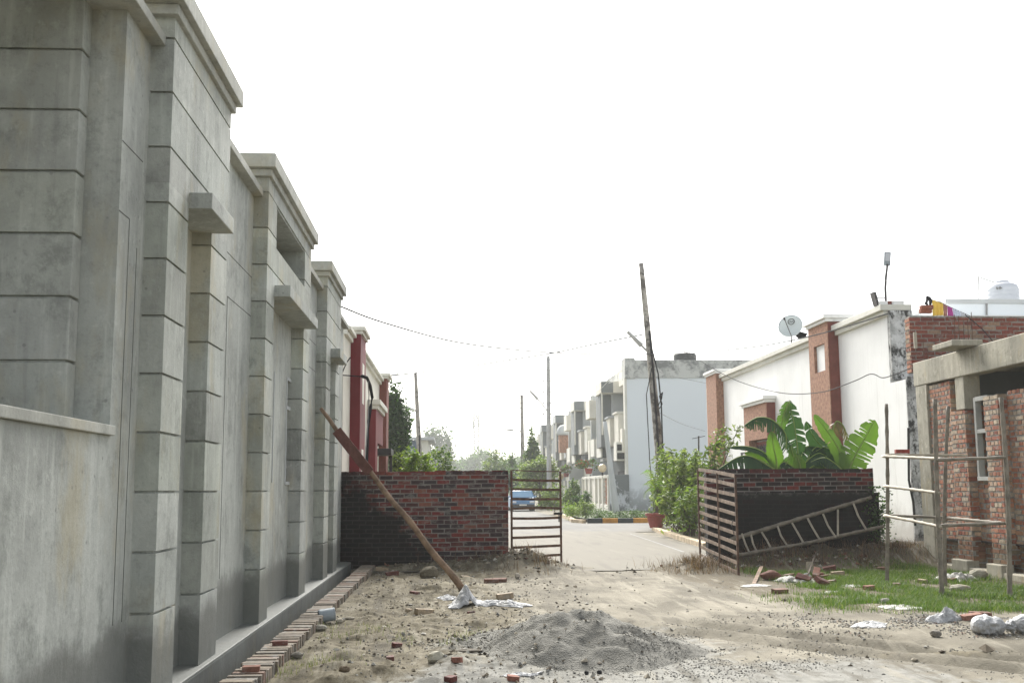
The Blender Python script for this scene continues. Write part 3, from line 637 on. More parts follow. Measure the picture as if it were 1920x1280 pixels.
part(bb, 'column', MAT['concrete_raw'], (FX+.0, FX+.3, 18.96, 19.3, 2.87, 3.47), bevel=.01)
part(bb, 'beam', MAT['concrete_raw'], (FX-.03, FX+.25, 14.5, 21.0, 3.455, 3.92), bevel=.015)
part(bb, 'projecting_slab', MAT['concrete_raw'], (FX-.45, FX+.1, 18.35, 19.15, 3.925, 4.03), bevel=.015)
part(bb, 'roof_slab', MAT['concrete_raw'], (FX+.25, 16, 14.5, 21.2, 3.75, 3.9), bevel=0)
part(bb, 'inner_wall', MAT['greywall'], (FX+.3, 16, 20.96, 21.2, 0, 3.75), (15.8, 16, 14.5, 21, 0, 3.75), bevel=0)
part(bb, 'inner_beam', MAT['concrete_raw'], (11.5, 11.8, 14.5, 20.9, 3.35, 3.75), bevel=0)
wf = part(bb, 'window_frame', MAT['palecement'], (WX-.09, WX+.02, 18.72, 18.79, 1.63, 3.05), (WX-.09, WX+.02, 18.28, 18.72, 2.98, 3.06), (WX-.085, WX+.015, 18.28, 18.72, 2.42, 2.49), (WX-.1, WX+.03, 18.27, 18.79, 1.60, 1.67), bevel=.006)
part(wf, 'opening', MAT['dark'], (WX+.05, WX+.1, 18.28, 18.72, 1.67, 2.98), bevel=0)
# upper brick wall on the roof, facing the camera
mb = MB(); bricks(mb, (9.1,21.1,3.75), (1,0,0), (0,-1,0), 4.2, 1.15, [(.20,.06,.045),(.17,.052,.04),(.23,.075,.052),(.19,.062,.045),(.21,.07,.05),(.30,.20,.14)], seed=51)
bricks(mb, (9.1,21.33,3.75), (0,-1,0), (-1,0,0), .23, 1.15, WARM, seed=52, bond='mixed')
up = mb.build('upper_brick_wall', MAT['brick_loose'], bb); mm = MB(); mm.box(9.11, 13.3, 21.106, 21.33, 3.75, 4.885); mm.build('mortar', MAT['mortar'], up)
for px, y0, y1 in [(1790,590,662),(1798,592,655),(1807,596,655),(1815,598,650),(1822,585,640),(1732,640,675),(1740,652,675)]:
    mb = MB(); a = at(px,y1,Y=20.7); b = at(px-1,y0,Y=20.75); a[2] = 3.85; mb.tube([a, (a+b)/2+(.008,0,0), b], .007, 5); mb.build('rebar', MAT['rust'], bb)
mb = MB(); mb.tube([at(1810,590,Y=20.6), at(1840,615,Y=20.0), at(1862,640,Y=19.3)], .009, 5); mb.build('bent_rod', MAT['cable'], bb)
mb = MB(); p = at(1717,653,Y=20.9); mb.tube([p, p+(0,0,.32)], .035, 6); mb.build('stub_pipe', MAT['bamboolight'], bb)
t = MB(); [t.obox(at(1727+dx,586-dz,Y=21.2), (.24,0.02*s,0), (0,.11,.0), (0,0,.075), (.30,.10,.06)) for dx, dz, s in ((0,0,1),(1,7,-1))]
tag(t.build('brick_stack', MAT['brick_loose'], base=at(1735,592,Y=21.2), bevel=.004), 'small stack of bricks on the upper brick wall beside the yellow cloth', 'bricks')
mb = MB(); q = lambda x, y: at(x,y,Y=21.6)
mb.tube([q(1737,556),q(1740,558),q(1738,564),q(1736,569),q(1740,572)], [.03,.04,.025,.035,.02], 6); mb.tube([q(1740,557),q(1745,563),q(1744,572)], [.025,.04,.025], 6)
tag(mb.build('hanging_straps', MAT['blackcloth'], base=q(1739,570)), 'black tangled straps hanging above the brick stack', 'straps')
def cloth(name, px, m, label, cat='laundry'):
    """A hanging cloth with soft folds, from its four corners (top-left, top-right, bottom-right, bottom-left)."""
    P = [at(*p, Y=22.3) for p in px]; n = 12; V = []; F = []
    for j in range(6):
        for i in range(n+1):
            u, v = i/n, j/5; p = (P[0]*(1-u)+P[1]*u)*(1-v) + (P[3]*(1-u)+P[2]*u)*v; p = p + np.array((0, .03*math.sin(u*19+v)*(.3+v), 0)); V.append(p)
    for j in range(5):
        for i in range(n): F.append((j*(n+1)+i, j*(n+1)+i+1, (j+1)*(n+1)+i+1, (j+1)*(n+1)+i))
    mb = MB(); mb.add(V, F); o = mb.build(name, m, base=P[0], smooth=True); s = o.modifiers.new('solid', 'SOLIDIFY'); s.thickness = .006
    tag(o, label, cat, 'laundry on the roof line'); return o
cloth('drying_cloth', [(1747,561),(1768,569),(1770,591),(1750,592)], MAT['yellow'], 'yellow cloth drying on the line above the upper brick wall')
cloth('drying_cloth', [(1768,569),(1776,573),(1775,592),(1771,592)], MAT['dustypink'], 'narrow dusty pink cloth between the yellow and magenta laundry')
cloth('drying_cloth', [(1776,574),(1785,577),(1787,593),(1778,592)], MAT['pink'], 'magenta cloth drying right of the yellow one')
cloth('drying_cloth', [(1786,577),(1800,583),(1802,594),(1788,594)], MAT['palecloth'], 'pale blue cloth on the line right of the magenta one')
cloth('drying_cloth', [(1801,584),(1813,588),(1814,595),(1803,595)], MAT['tankwhite'], 'white cloth at the low right end of the laundry line')
mb = MB(); mb.tube([at(1742,556,Y=22.3), at(1780,575,Y=22.3), at(1822,594,Y=22.3)], .006, 4); tag(mb.build('clothes_line', MAT['cable'], base=at(1742,556,Y=22.3)), 'thin clothes line carrying the laundry above the brick wall', 'clothes line')

# pale house with the white tank
ph = thing('pale_house', 'pale blue house with a flat parapet behind the upper brick wall', 'house', (19,37,0))
part(ph, 'wall', MAT['paleblue'], (15.95, 24, 34, 46, 0, 7.36)); part(ph, 'coping', MAT['lightgrey'], (15.87, 24, 33.92, 46, 7.36, 7.5))
mb = MB(); mb.tube([at(1850,562,Y=33.95), at(1850,592,Y=33.95)], .03, 6); mb.build('pipe', MAT['greycable'], ph)
def tank(name, label, o, r, h, m, lid=.45):
    t = thing(name, label, 'water tank', o); mb = MB(); pr = [(r*.96,0),(r,.04)]
    for k in range(6):
        z = h*.72*(k+.5)/6; pr += [(r,z),(r*.965,z+h*.03),(r,z+h*.06)]
    pr += [(r*.99,h*.76),(r*.9,h*.86),(r*.66,h*.92),(r*lid,h*.93)]
    mb.lathe(o, pr, 28); mb.build('body', m, t, smooth=True); mb = MB(); mb.lathe(np.array(o)+(0,0,h*.92), [(r*lid*.95,0),(r*lid,.03),(r*lid,h*.07),(r*lid*.8,h*.09)], 20); mb.build('lid', m, t, smooth=False); return t
q = at(1880,556,Y=37.5); tk = tank('water_tank', 'white plastic water tank on the pale house roof', (q[0],37.5,7.5), .56, 1.28, MAT['tankwhite'])
mb = MB(); Pt = lambda a, z, r=.575: np.array((q[0]+r*math.cos(a), 37.5+r*math.sin(a), 7.5+z)); aa = np.linspace(-2.4,-2.05,8)
mb.add([Pt(a,.98+.03*math.sin(i*1.7)) for i, a in enumerate(aa)]+[Pt(a,.91+.02*math.cos(i*2.1)) for i, a in enumerate(aa)], [(i,i+1,9+i,8+i) for i in range(7)]); mb.build('printed_mark', MAT['greycable'], tk)
mb = MB(); mb.tube([at(1834,562,Y=37), at(1834,517,Y=37), at(1840,521,Y=37), at(1866,530,Y=37.1)], .02, 6); mb.tube([at(1838,562,Y=37.2), at(1836,520,Y=37.2)], .014, 6); tag(mb.build('roof_pipe', MAT['steel'], base=at(1834,562,Y=37)), 'bent grey pipe standing beside the white water tank', 'pipe')

# ================================================================== scaffold and ladder
def bambo(mb, a, b, r, r2=None, seed=0):
    rr = random.Random(seed); a, b = np.array(a, float), np.array(b, float); L = np.linalg.norm(b-a); n = max(2, int(L/.11)); pts = []; rad = []
    bend = np.array([rr.uniform(-.02,.02), rr.uniform(-.02,.02), 0])
    for i in range(n+1):
        f = i/n; p = a + (b-a)*f + bend*math.sin(math.pi*f)*min(L, 1.5)
        k = r + ((r2 or r*.85)-r)*f
        pts.append(p); rad.append(k*(1.24 if i % 3 == 1 else 1.0))
    mb.tube(pts, rad, 8)
sc = thing('scaffold', 'bamboo scaffold of poles and cross bars beside the unfinished brick building', 'scaffold', (7.2,16,0))
def spole(p0, p1, d, z0=0, r=.031, m='bamboo', name='pole', **kw):
    mb = MB(); a = at(*p0, Y=d[0]); b = at(*p1, Y=d[1]); 
    if name == 'pole': a[2] = -.1
    bambo(mb, a, b, r, seed=int(p0[0])); return mb.build(name, MAT[m], sc, smooth=True)
spole((1662,1087),(1662,757),(17.2,17.2)); spole((1766,1111),(1753,748),(15.05,15.05), r=.034); spole((1771,1090),(1778,761),(16.8,16.8)); spole((1892,1113),(1877,745),(14.8,14.8), r=.034)
for p, q_, d, m in [((1655,855),(1768,860),(17.25,15.1),'bamboolight'),((1757,862),(1886,857),(15.0,14.75),'bamboo'),((1658,911),(1762,924),(17.15,15.0),'bamboolight'),((1658,966),(1764,987),(17.15,15.0),'bamboolight'),((1762,985),(1890,980),(15.1,14.85),'bamboo'),((1773,970),(1890,981),(16.85,14.85),'bamboo'),((1660,966),(1778,970),(17.2,16.85),'bamboo')]:
    spole(p, q_, d, r=.023, m=m, name='cross_bar')
mb = MB(); a, b = at(1666,853.5,Y=17.0), at(1815,855,Y=16.0); mb.obox(a, b-a, (0,.14,0), (0,0,.03)); tag(mb.build('plank', MAT['bamboolight'], base=a, bevel=.004), 'pale timber plank lying on the top scaffold bars', 'plank')
mb = MB(); a = at(1680,849.5,Y=17.1); mb.obox(a, (.22,-.02,0), (.02,.11,0), (0,0,.062), (.28,.055,.04)); tag(mb.build('brick', MAT['brick_loose'], base=a, bevel=.004), 'red brick lying on the scaffold plank', 'brick')
ld = thing('bamboo_ladder', 'crooked bamboo ladder lying tilted against the mouldy brick wall', 'ladder', (7,21.2,0))
LY0, LY1 = 21.0, 21.36
def lp(x, y, d=None): return at(x, y, Y=d or 21.2)
mb = MB(); bambo(mb, lp(1368,1012,21.25), lp(1634,932,21.33), .04, seed=3); mb.build('rail', MAT['bamboo'], ld, smooth=True)
mb = MB(); bambo(mb, lp(1375,1042,20.9), lp(1500,1020,20.98), .035, seed=5); bambo(mb, lp(1498,1021,20.98), lp(1657,986,21.05), .035, seed=6); mb.build('rail', MAT['bamboo'], ld, smooth=True)
for a, b in [((1391,1000),(1407,1040)),((1408,1001),(1420,1036)),((1428,997),(1446,1028)),((1458,986),(1475,1021)),((1485,980),(1507,1018)),((1514,971),(1537,1011)),((1543,963),(1567,1007)),((1571,955),(1571,1005)),((1600,943),(1624,992))]:
    mb = MB(); A, B = lp(*a, 21.24), lp(*b, 20.98); mb.tube([A, (A+B)/2+(rnd.uniform(-.03,.03),0,0), B], .02, 6); mb.build('rung', MAT['bamboolight'], ld)

# leaning pole
lg = thing('leaning_pole', 'long round timber pole with a red board tied on, leaning on the grey building', 'pole', at(866,1104,Z=.03))
P0, P1 = at(870,1108,Z=.0), at(601,767,X=-1.96)
mb = MB(); n = 16; pts = [P0+(P1-P0)*i/n + np.array((0,0,.02*math.sin(i*1.3))) for i in range(n+1)]; mb.tube(pts, [.054-.025*i/n + .003*math.sin(i*2.3) for i in range(n+1)], 10); mb.build('timber', MAT['wood'], lg, smooth=True)
D = P1-P0; A_, B_ = P0+D*.655, P0+D*.885; Nn = unit(np.cross(D, (0,1,.2))); mb = MB(); mb.obox(A_+Nn*-.07+np.array((0,-.075,.0)), B_-A_, Nn*.15, np.array((0,.03,.0))); mb.build('board', MAT['redboard'], lg, bevel=.005)
# ================================================================== far street: end house, row houses, compound walls
eh = thing('pale_blue_house', 'tall pale blue end house with a stained parapet at the street corner', 'house', (15,74,0))
part(eh, 'wall', MAT['paleblue'], (11.2, 40, 69.8, 70.04, 0, 8.6), (14, 40, 70.04, 84, 0, 8.6), bevel=0)
part(eh, 'parapet', MAT['mouldgrey'], (11.75, 40.1, 69.7, 84, 8.6, 9.75), (11.1, 11.75, 69.65, 71, 8.55, 9.9), bevel=.02)
part(eh, 'street_front', MAT['cream'], (11.2, 13, 71, 73, 8.3, 9.7), bevel=.02); part(eh, 'corner_pier', MAT['offwhite'], (11.05, 11.2, 69.75, 70.3, 0, 8.6), bevel=0)
q = at(1284,672,Y=76); tank('water_tank', 'black water tank on the end house roof', (q[0],76,10.1), .82, .95, MAT['tankblack'])
AC = part(eh, 'window_box', MAT['offwhite'], (10.55, 11.15, 70.4, 71.6, 3.3, 4.5), bevel=.02); part(AC, 'pane', MAT['dark'], (10.6, 11.1, 70.36, 70.4, 3.4, 3.8), (10.6, 11.1, 70.36, 70.4, 3.95, 4.35), bevel=0)
def row_house(label, y0, x, m_box, m_wall, dome=False):
    """Two-storey row house: boxes, balconies and a grey fin wall projecting from the street front."""
    t = thing('row_house', label, 'house', (x+3, y0+8, 0), 'row houses along the street'); P = lambda nm, m, *b: part(t, nm, MAT[m], *b, bevel=.02)
    P('wall', m_wall, (x, x+10, y0, y0+16.6, 0, 8.2))
    P('fin_wall', 'lightgrey', (x-1.4, x, y0+16.6, y0+17.0, 0, 8.9)); P('upper_box', 'cream', (x-1.9, x, y0+13.6, y0+16, 6.9, 8.3))
    P('upper_box', m_box, (x-2.15, x, y0+5, y0+8, 8.1, 8.9)); P('box_panel', 'greywall', (x-2.13, x-1.3, y0+4.97, y0+5, 8.12, 8.88))
    P('upper_wall', 'greywall', (x-2.0, x-1.25, y0+6.5, y0+9, 4.4, 8.1)); P('upper_wall', 'lightgrey', (x-1.25, x, y0+6, y0+9, 4.4, 8.1)); P('slender_post', 'offwhite', (x-2.12, x-2.02, y0+5.1, y0+5.25, 5.2, 8.1))
    b = P('balcony', m_box, (x-1.45, x, y0+2, y0+3.8, 4.5, 6.45)); part(b, 'coping', MAT['offwhite'], (x-1.57, x, y0+1.88, y0+3.9, 6.45, 6.6), bevel=.02)
    b = P('balcony', 'cream', (x-1.65, x, y0+4.5, y0+7.2, 4.4, 6.3)); part(b, 'coping', MAT['lightgrey'], (x-1.77, x, y0+4.38, y0+7.3, 6.3, 6.45), bevel=.02)
    P('lower_wall', 'greywall', (x-1.4, x, y0+4.2, y0+7, 3.4, 4.38)); P('lower_box', 'offwhite', (x-1.8, x-1.7, y0+8, y0+10.6, 3.75, 5.35)); P('lower_wall', 'greywall', (x-1.7, x, y0+8.05, y0+10.6, 3.75, 5.3))
    P('ledge', 'palecement', (x-1.7, x-.9, y0+7.9, y0+9.4, 3.45, 3.7)); P('slab', 'cream', (x-1.5, x-1.1, y0+.05, y0+.9, 3.8, 5.35))
    P('porch', 'dark', (x-.04, x-.0, y0+3, y0+12, 0, 2.8)); P('balcony', 'offwhite', (x-1.9, x, y0+11.2, y0+13.4, 3.9, 5.2))
    b = P('window', 'dark', (x-.03, x-.001, y0+9.5, y0+11, 5.6, 7.2)); part(b, 'frame', MAT['offwhite'], (x-.06, x-.03, y0+10.2, y0+10.3, 5.6, 7.2), bevel=0)
    if dome:
        mb = MB(); mb.lathe((x-1.6,y0+2,6.7), [(.75,0),(.74,.3),(.6,.7),(.35,.95),(.05,1.05)], 18); d = mb.build('dome', MAT['lightgrey'], t, smooth=True); part(t, 'turret', MAT['terracotta'], (x-2.1, x-1.1, y0+1.5, y0+2.5, 5.0, 6.7))
    return t
row_house('nearest row house with grey boxes beside the pale blue end house', 70.05, 12.4, 'cream', 'greywall')
row_house('second row house with cream boxes and white balconies along the street', 87.1, 12.4, 'offwhite', 'cream')
row_house('third row house with a small dome on its balcony', 104.15, 12.4, 'lightgrey', 'cream', True)
row_house('farthest grey row house behind the white insulator pole', 121.2, 12.4, 'lightgrey', 'greywall')
cw = thing('compound_wall', 'patchy white compound wall beside the pale blue end house', 'wall', (10.5,69.6,0))
part(cw, 'end_panel', MAT['patchwall'], (9.95, 11.2, 69.5, 69.7, 0, 2.4), bevel=.03)
fx = MB(); fx.box(9.9, 10.05, 69.7, 84, 2.2, 2.4); fx.box(9.9, 10.1, 69.7, 84, 0, .5); fx.build('rail', MAT['offwhite'], cw, bevel=.02)
for i, y in enumerate([69.75, 72.2, 74, 76, 79, 81.4, 83.6]): part(cw, 'post', MAT['offwhite'], (9.85, 10.15, y, y+.35, 0, 2.35), bevel=.02)
mb = MB(); [mb.box(9.97, 10.0, 69.8+.25*k, 69.9+.25*k, .4, 2.2) for k in range(8)]; [mb.box(9.96, 9.99, 69.8, 72.1, z, z+.06) for z in (.6,.95,1.3,1.65,1.95)]; mb.build('railing', MAT['terracotta'], cw)
part(cw, 'panel', MAT['cream'], (9.99, 10.06, 72.4, 84, .5, 2.2), bevel=0)
cw2 = thing('compound_wall', 'grey and white striped compound wall in front of the second row house', 'wall', (10,94,0))
part(cw2, 'panel', MAT['lightgrey'], (9.99, 10.1, 84.5, 104, 0, 2.1), bevel=0)
for k in range(14): part(cw2, 'post', MAT['offwhite' if k % 2 else 'greywall'], (9.85, 10.05, 84.6+1.4*k, 85.2+1.4*k, 0, 2.25), bevel=.02)
t = thing('globe_lamp', 'round cream globe lamp on the compound wall by the end house', 'lamp', (9.55,71.5,2.4)); mb = MB(); q = np.array((9.7,71,2.45)); mb.lathe(q, [(.06,-.1),(.06,.12)], 8); mb.build('base', MAT['darksteel'], t)
mb = MB(); mb.lathe(q+(0,0,.12), [(.27*math.cos(a)+.001, .27+.27*math.sin(a)) for a in np.linspace(-1.45,1.45,9)], 16); mb.build('globe', MAT['lampglobe'], t, smooth=True)
t = thing('globe_lamp', 'small cream globe lamp far along the striped compound wall', 'lamp', (9.7,99,2.2)); mb = MB(); q = np.array((9.75,99,2.2)); mb.lathe(q, [(.06,0),(.06,.15)], 8); mb.build('base', MAT['darksteel'], t)
mb = MB(); mb.lathe(q+(0,0,.15), [(.27*math.cos(a)+.001, .27+.27*math.sin(a)) for a in np.linspace(-1.45,1.45,9)], 16); mb.build('globe', MAT['lampglobe'], t, smooth=True)

# kerbs
def kerbrun(label, pts, seg, cols, h=.16, wd=.18, nm='painted_kerb'):
    t = thing(nm, label, 'kerb', (*np.mean(np.array(pts), 0)[:2], 0)); pts = [np.array((*p[:2], 0.)) for p in pts]; i = 0
    for a, b in zip(pts[:-1], pts[1:]):
        L = np.linalg.norm(b-a); n = max(1, round(L/seg)); U = (b-a)/n; Nn = unit(np.cross(U, (0,0,1)))
        for k in range(n):
            mb = MB(); mb.obox(a+U*k*1.0 - (0,0,.1), U*.992, -Nn*wd, (0,0,h+.1+rnd.uniform(-.008,.008))); mb.build('kerb_block', MAT[cols[i % len(cols)]], t, bevel=.015); i += 1
    return t
kerbrun('yellow and black striped kerb at the street corner', [(5.9,48.3),(12.6,47.9)], .68, ['kerbblack','kerbyellow'], h=.23)
kerbrun('worn pale kerb curving left from the striped kerb', [(5.85,48.4),(5.5,49.6),(5.9,55),(6.2,66)], .9, ['kerbcream'], h=.17)
kerbrun('worn yellowish kerb below the bushes beside the road', [at(1318,1021,Z=0.08),at(1270,1006,Z=.08),at(1238,996,Z=.08),at(1222,990,Z=.08),at(1235,984,Z=.08)], .8, ['kerbcream'], h=.13, wd=-.2)
# planted ground
mb = MB(); mb.add([(6.05,48.55,.14),(14,48.2,.14),(14,69,.14),(6.3,68,.14)], [(0,1,2,3)]); o = mb.build('planting_bed', simple('bed_soil', (.06,.075,.03), .95, .5, 3, bump=.5)); tag(o, None, None, kind='structure')
mb = MB(); a = [at(1318,1021,Z=0.08),at(1270,1006,Z=.08),at(1240,996,Z=.08),at(1228,990,Z=.08)]; mb.add([(p[0]+.1,p[1],.09) for p in a] + [(10.6,44,.09),(10.6,26.5,.09),(6.5,25,.09)], [tuple(range(6,-1,-1))]); o = mb.build('verge', simple('verge_soil', (.13,.12,.06), .95, .5, 2, bump=.5)); tag(o, None, None, kind='structure')
t = thing('flower_pot', 'round red flower pot at the road corner by the bushes', 'flower pot', (7.5,40.3,.09)); mb = MB(); q = np.array(at(1230,989,Z=.1)); mb.lathe(q, [(.22,0),(.33,.42),(.38,.43),(.38,.52),(.34,.52),(.32,.44)], 20); mb.build('pot', MAT['pot'], t)
mb = MB(); mb.lathe(q, [(.3,.40),(.25,.43)], 16); mb.build('soil', MAT['trunk'], t)

# ================================================================== poles and cables
def upole(name, label, px, m, r0, r1, lamp=None, ins=False, extra=None):
    pts = [at(x, y, Y=d) for x, y, d in px]; pts[0][2] = min(pts[0][2], 0) ; t = thing(name, label, 'utility pole', (pts[0][0], pts[0][1], 0))
    mb = MB(); P = [pts[0] + (pts[-1]-pts[0])*i/12 if len(pts) == 2 else None for i in range(13)] if len(pts) == 2 else pts
    mb.tube(P, list(np.linspace(r0, r1, len(P))), 10); mb.build('shaft', m, t, smooth=True)
    if lamp:
        L = [at(x, y, Y=px[0][2]) for x, y in lamp]; mb = MB(); mb.tube(L, .05, 6); a = mb.build('lamp_arm', MAT['steel'], t)
        d = unit(L[-1]-L[-2]); mb = MB(); mb.tube([L[-1]-d*.1, L[-1]+d*.75], [.11,.07], 6); mb.build('lamp_head', MAT['steel'], t)
    if ins:
        top, base = pts[-1], pts[0]; 
        for k in range(6):
            p = top + (base-top)*(.02+.072*k); mb = MB(); mb.tube([p+(-.42,0,0), p+(.32,0,0)], .03, 6); mb.tube([p+(-.4,0,-.05), p+(-.4,0,.2)], .045, 6); mb.build('insulator', MAT['greycable'], t)
    return t
bp = upole('utility_pole', 'big leaning weathered utility pole with hanging cables by the bushes', [(1250,985,45),(1202,494,45)], MAT['poleconcrete'], .225, .10, lamp=[(1222,665),(1210,655),(1200,645)])
mb = MB(); [mb.tube([at(x,y,Y=44.7) for x, y in pts], r, 6) for pts, r in [([(1218,620),(1225,700),(1232,800),(1236,880),(1240,975)], .045),([(1219,640),(1234,700),(1240,760),(1243,850)], .03),([(1222,690),(1212,740),(1218,860),(1226,960)], .02)]]; mb.build('cable_bundle', MAT['cable'], bp)
mb = MB(); mb.tube([at(x,y,Y=44.6) for x, y in [(1234,760),(1240,748),(1242,735),(1237,742),(1241,758),(1236,766)]], .035, 6); mb.build('cable_loop', MAT['cable'], bp)
upole('utility_pole', 'leaning pole with a lamp arm behind the left brick wall', [(793,905,60),(779,700,60)], MAT['poleconcrete'], .2, .09, lamp=[(784,772),(779,770),(773,768)])
upole('utility_pole', 'distant mossy pole with a lamp arm beside the conical tree', [(981,935,105),(978,740,105)], MAT['poleconcrete'], .26, .15, lamp=[(978,809),(970,807),(960,806)])
upole('utility_pole', 'straight pale pole with a row of insulators before the row houses', [(1030,945,80),(1028,668,80)], MAT['steel'], .20, .13, lamp=[(1026,770),(1016,757),(1006,746)], ins=True)
upole('utility_pole', 'short plain pole leaning in front of the nearest row house', [(1156,966,63.5),(1134,790,64)], MAT['lightgrey'], .22, .11)
mb = MB(); mb.tube([at(1310,900,Y=40), at(1310,817,Y=40)], .03, 6); mb.tube([at(1298,822,Y=40), at(1322,817,Y=40)], .012, 5); tag(mb.build('aerial_post', MAT['darksteel'], base=at(1310,900,Y=40)), 'thin dark aerial post rising from the bushes', 'aerial')
mb = MB(); a, b = at(786,905,Y=50), at(787,815,Y=50); mb.tube([a,b], .04, 6); tag(mb.build('thin_post', MAT['darksteel'], base=a), 'thin dark post beside the leaning pole behind the brick wall', 'post')
def wire(label, px, r, m='greycable', seg=8):
    """A cable through points (x, y, depth) of the view; smoothed between them."""
    P = [at(x, y, Y=d) for x, y, d in px]; out = []
    for i in range(len(P)-1):
        p0, p1, p2, p3 = P[max(i-1,0)], P[i], P[i+1], P[min(i+2,len(P)-1)]
        for k in range(seg):
            s = k/seg; out.append(.5*((2*p1)+(-p0+p2)*s+(2*p0-5*p1+4*p2-p3)*s*s+(-p0+3*p1-3*p2+p3)*s**3))
    out.append(P[-1]); mb = MB(); mb.tube(out, r, 5); return tag(mb.build('overhead_cable', MAT[m], base=P[0]), label, 'cable')
wire('long thin overhead cable from the grey building to the big leaning pole', [(640,575,21.4),(720,605,24),(850,640,30),(960,655,36),(1040,661,39),(1120,664,42),(1216,664,44.8)], .019, 'midcable')
wire('thin overhead cable from the big leaning pole to the white house corner', [(1216,664,44.8),(1300,662,40),(1400,652,35),(1470,641,32),(1560,620,29),(1665,588,26.1)], .017, 'midcable')
wire('thin overhead cable rising from the distant leaning pole to the big pole', [(729,704,34),(779,699,60),(870,688,58),(960,674,54),(1040,661,51),(1120,644,48),(1206,627,45.2)], .028, 'midcable')
wire('drooping black cable between the big pole and the raw concrete beam', [(1234,630,44.8),(1300,668,41),(1350,698,37),(1400,720,34),(1470,737,31),(1540,735,28),(1600,715,25.5),(1633,701,24.2),(1655,708,23.4),(1680,701,22.5),(1712,688,21.1),(1760,668,20.6),(1800,655,20)], .012, 'midcable')
wire('pale cable dropping from the leaning pole past the pale blue house', [(1222,690,44.8),(1260,705,52),(1330,720,60),(1335,730,60)], .012)
wire('thin grey cable along the pale blue house front', [(1230,770,45),(1280,795,55),(1322,808,69.7)], .012)
wire('thin cable crossing the row house fronts to the end house', [(1031,745,80),(1060,755,84),(1110,742,78),(1150,705,71),(1180,690,69.6)], .015, 'offwhite')
wire('sagging pale cable in front of the second row house', [(1031,712,80),(1075,735,86),(1110,728,80),(1180,705,69.6)], .015, 'offwhite')
wire('faint wire from the roof lamp down to the brick stack', [(1663,512,26.5),(1690,532,24.5),(1722,552,22.5)], .006)
wire('second faint wire from the roof lamp to the upper brick wall', [(1661,525,26.5),(1690,552,24),(1725,585,21.3)], .006)
wire('cable crossing the cream wall above the leaning pole', [(640,703,21.6),(680,706,24)], .012, 'cable'); wire('short dark wire looped under the third canopy', [(642,698,21.5),(650,680,21.9),(657,670,22.1)], .012, 'cable')
# telecom tower
tw = thing('telecom_tower', 'faint lattice telecom tower far away above the misty trees', 'tower', at(893,860,Y=430)); B0 = at(893,858,Y=430); T0 = at(893,775,Y=430); H = T0[2]
for sx, sy in ((-1,-1),(1,-1),(1,1),(-1,1)):
    mb = MB(); mb.tube([(B0[0]+sx*.855,430+sy*.855,0),(B0[0]+sx*.85,430+sy*.85,H*.6),(B0[0]+sx*.85,430+sy*.85,H)], .2, 5); mb.build('leg', MAT['darksteel'], tw)
mb = MB()
for k in range(14):
    z0, z1 = H*k/14, H*(k+1)/14; w0 = 1.35-0.5*min(1, k/14/.6); w1 = 1.35-0.5*min(1, (k+1)/14/.6)
    for y in (-1, 1): mb.tube([(B0[0]-w0,430+y*w0,z0),(B0[0]+w1,430+y*w1,z1)], .12, 4); mb.tube([(B0[0]+w0,430+y*w0,z0),(B0[0]-w1,430+y*w1,z1)], .12, 4)
mb.build('bracing', MAT['darksteel'], tw)
for dx, z in [(-1.7,.95),(1.7,.97),(-1.6,.86),(1.6,.88),(.2,.98),(2.2,.5)]:
    mb = MB(); mb.box(B0[0]+dx*.8-.22, B0[0]+dx*.8+.22, 428, 428.5, H*z-1.8, H*z+1.2); mb.tube([(B0[0],429,H*z-.3),(B0[0]+dx*.8,428.2,H*z-.3)], .07, 4); mb.build('antenna', MAT['offwhite'], tw)

# ================================================================== car
ct = thing('parked_car', 'blue car parked on the road beyond the narrow gate', 'car', (4.75,77,0)); CX0, CW, CYf = 3.95, 1.72, 75.6
def carbody():
    # side profile (y from the front, z), extruded across with tumblehome
    prof = [(0,.35),(0,.62),(.1,.78),(.95,.92),(1.55,1.42),(2.9,1.46),(3.55,1.02),(4.0,.95),(4.05,.4),(3.9,.28),(.15,.28)]
    mb = MB(); n = len(prof); V = []
    for s in (-1, 1):
        for yy, z in prof:
            hw = CW/2*(1 - .16*max(0, (z-.9)/.56)) * (1 - .08*(yy < .12)); V.append((CX0+CW/2 + s*hw, CYf+yy, z))
    F = [tuple(range(n-1,-1,-1)), tuple(n+k for k in range(n))] + [(k, (k+1) % n, n+(k+1) % n, n+k) for k in range(n)]
    mb.add(V, F); return mb.build('body', MAT['carblue'], ct, bevel=.05)
carbody()
mb = MB(); c0 = CX0+CW/2; mb.add([(c0-.74,CYf+.99,.965),(c0+.74,CYf+.99,.965),(c0+.66,CYf+1.5,1.385),(c0-.66,CYf+1.5,1.385)], [(0,1,2,3)]); o = mb.build('windscreen', simple('blue_tinted_glass', (.16,.30,.45), .1, .05, 1, spec=.6), ct); o.location.z += .012; o.location.y -= .012
mb = MB(); mb.add([(c0-.855,CYf+1.25,.98),(c0-.855,CYf+3.3,1.05),(c0-.755,CYf+2.8,1.38),(c0-.755,CYf+1.65,1.37)], [(0,3,2,1)]); o = mb.build('side_window', MAT['glass'], ct); o.location.x -= .02
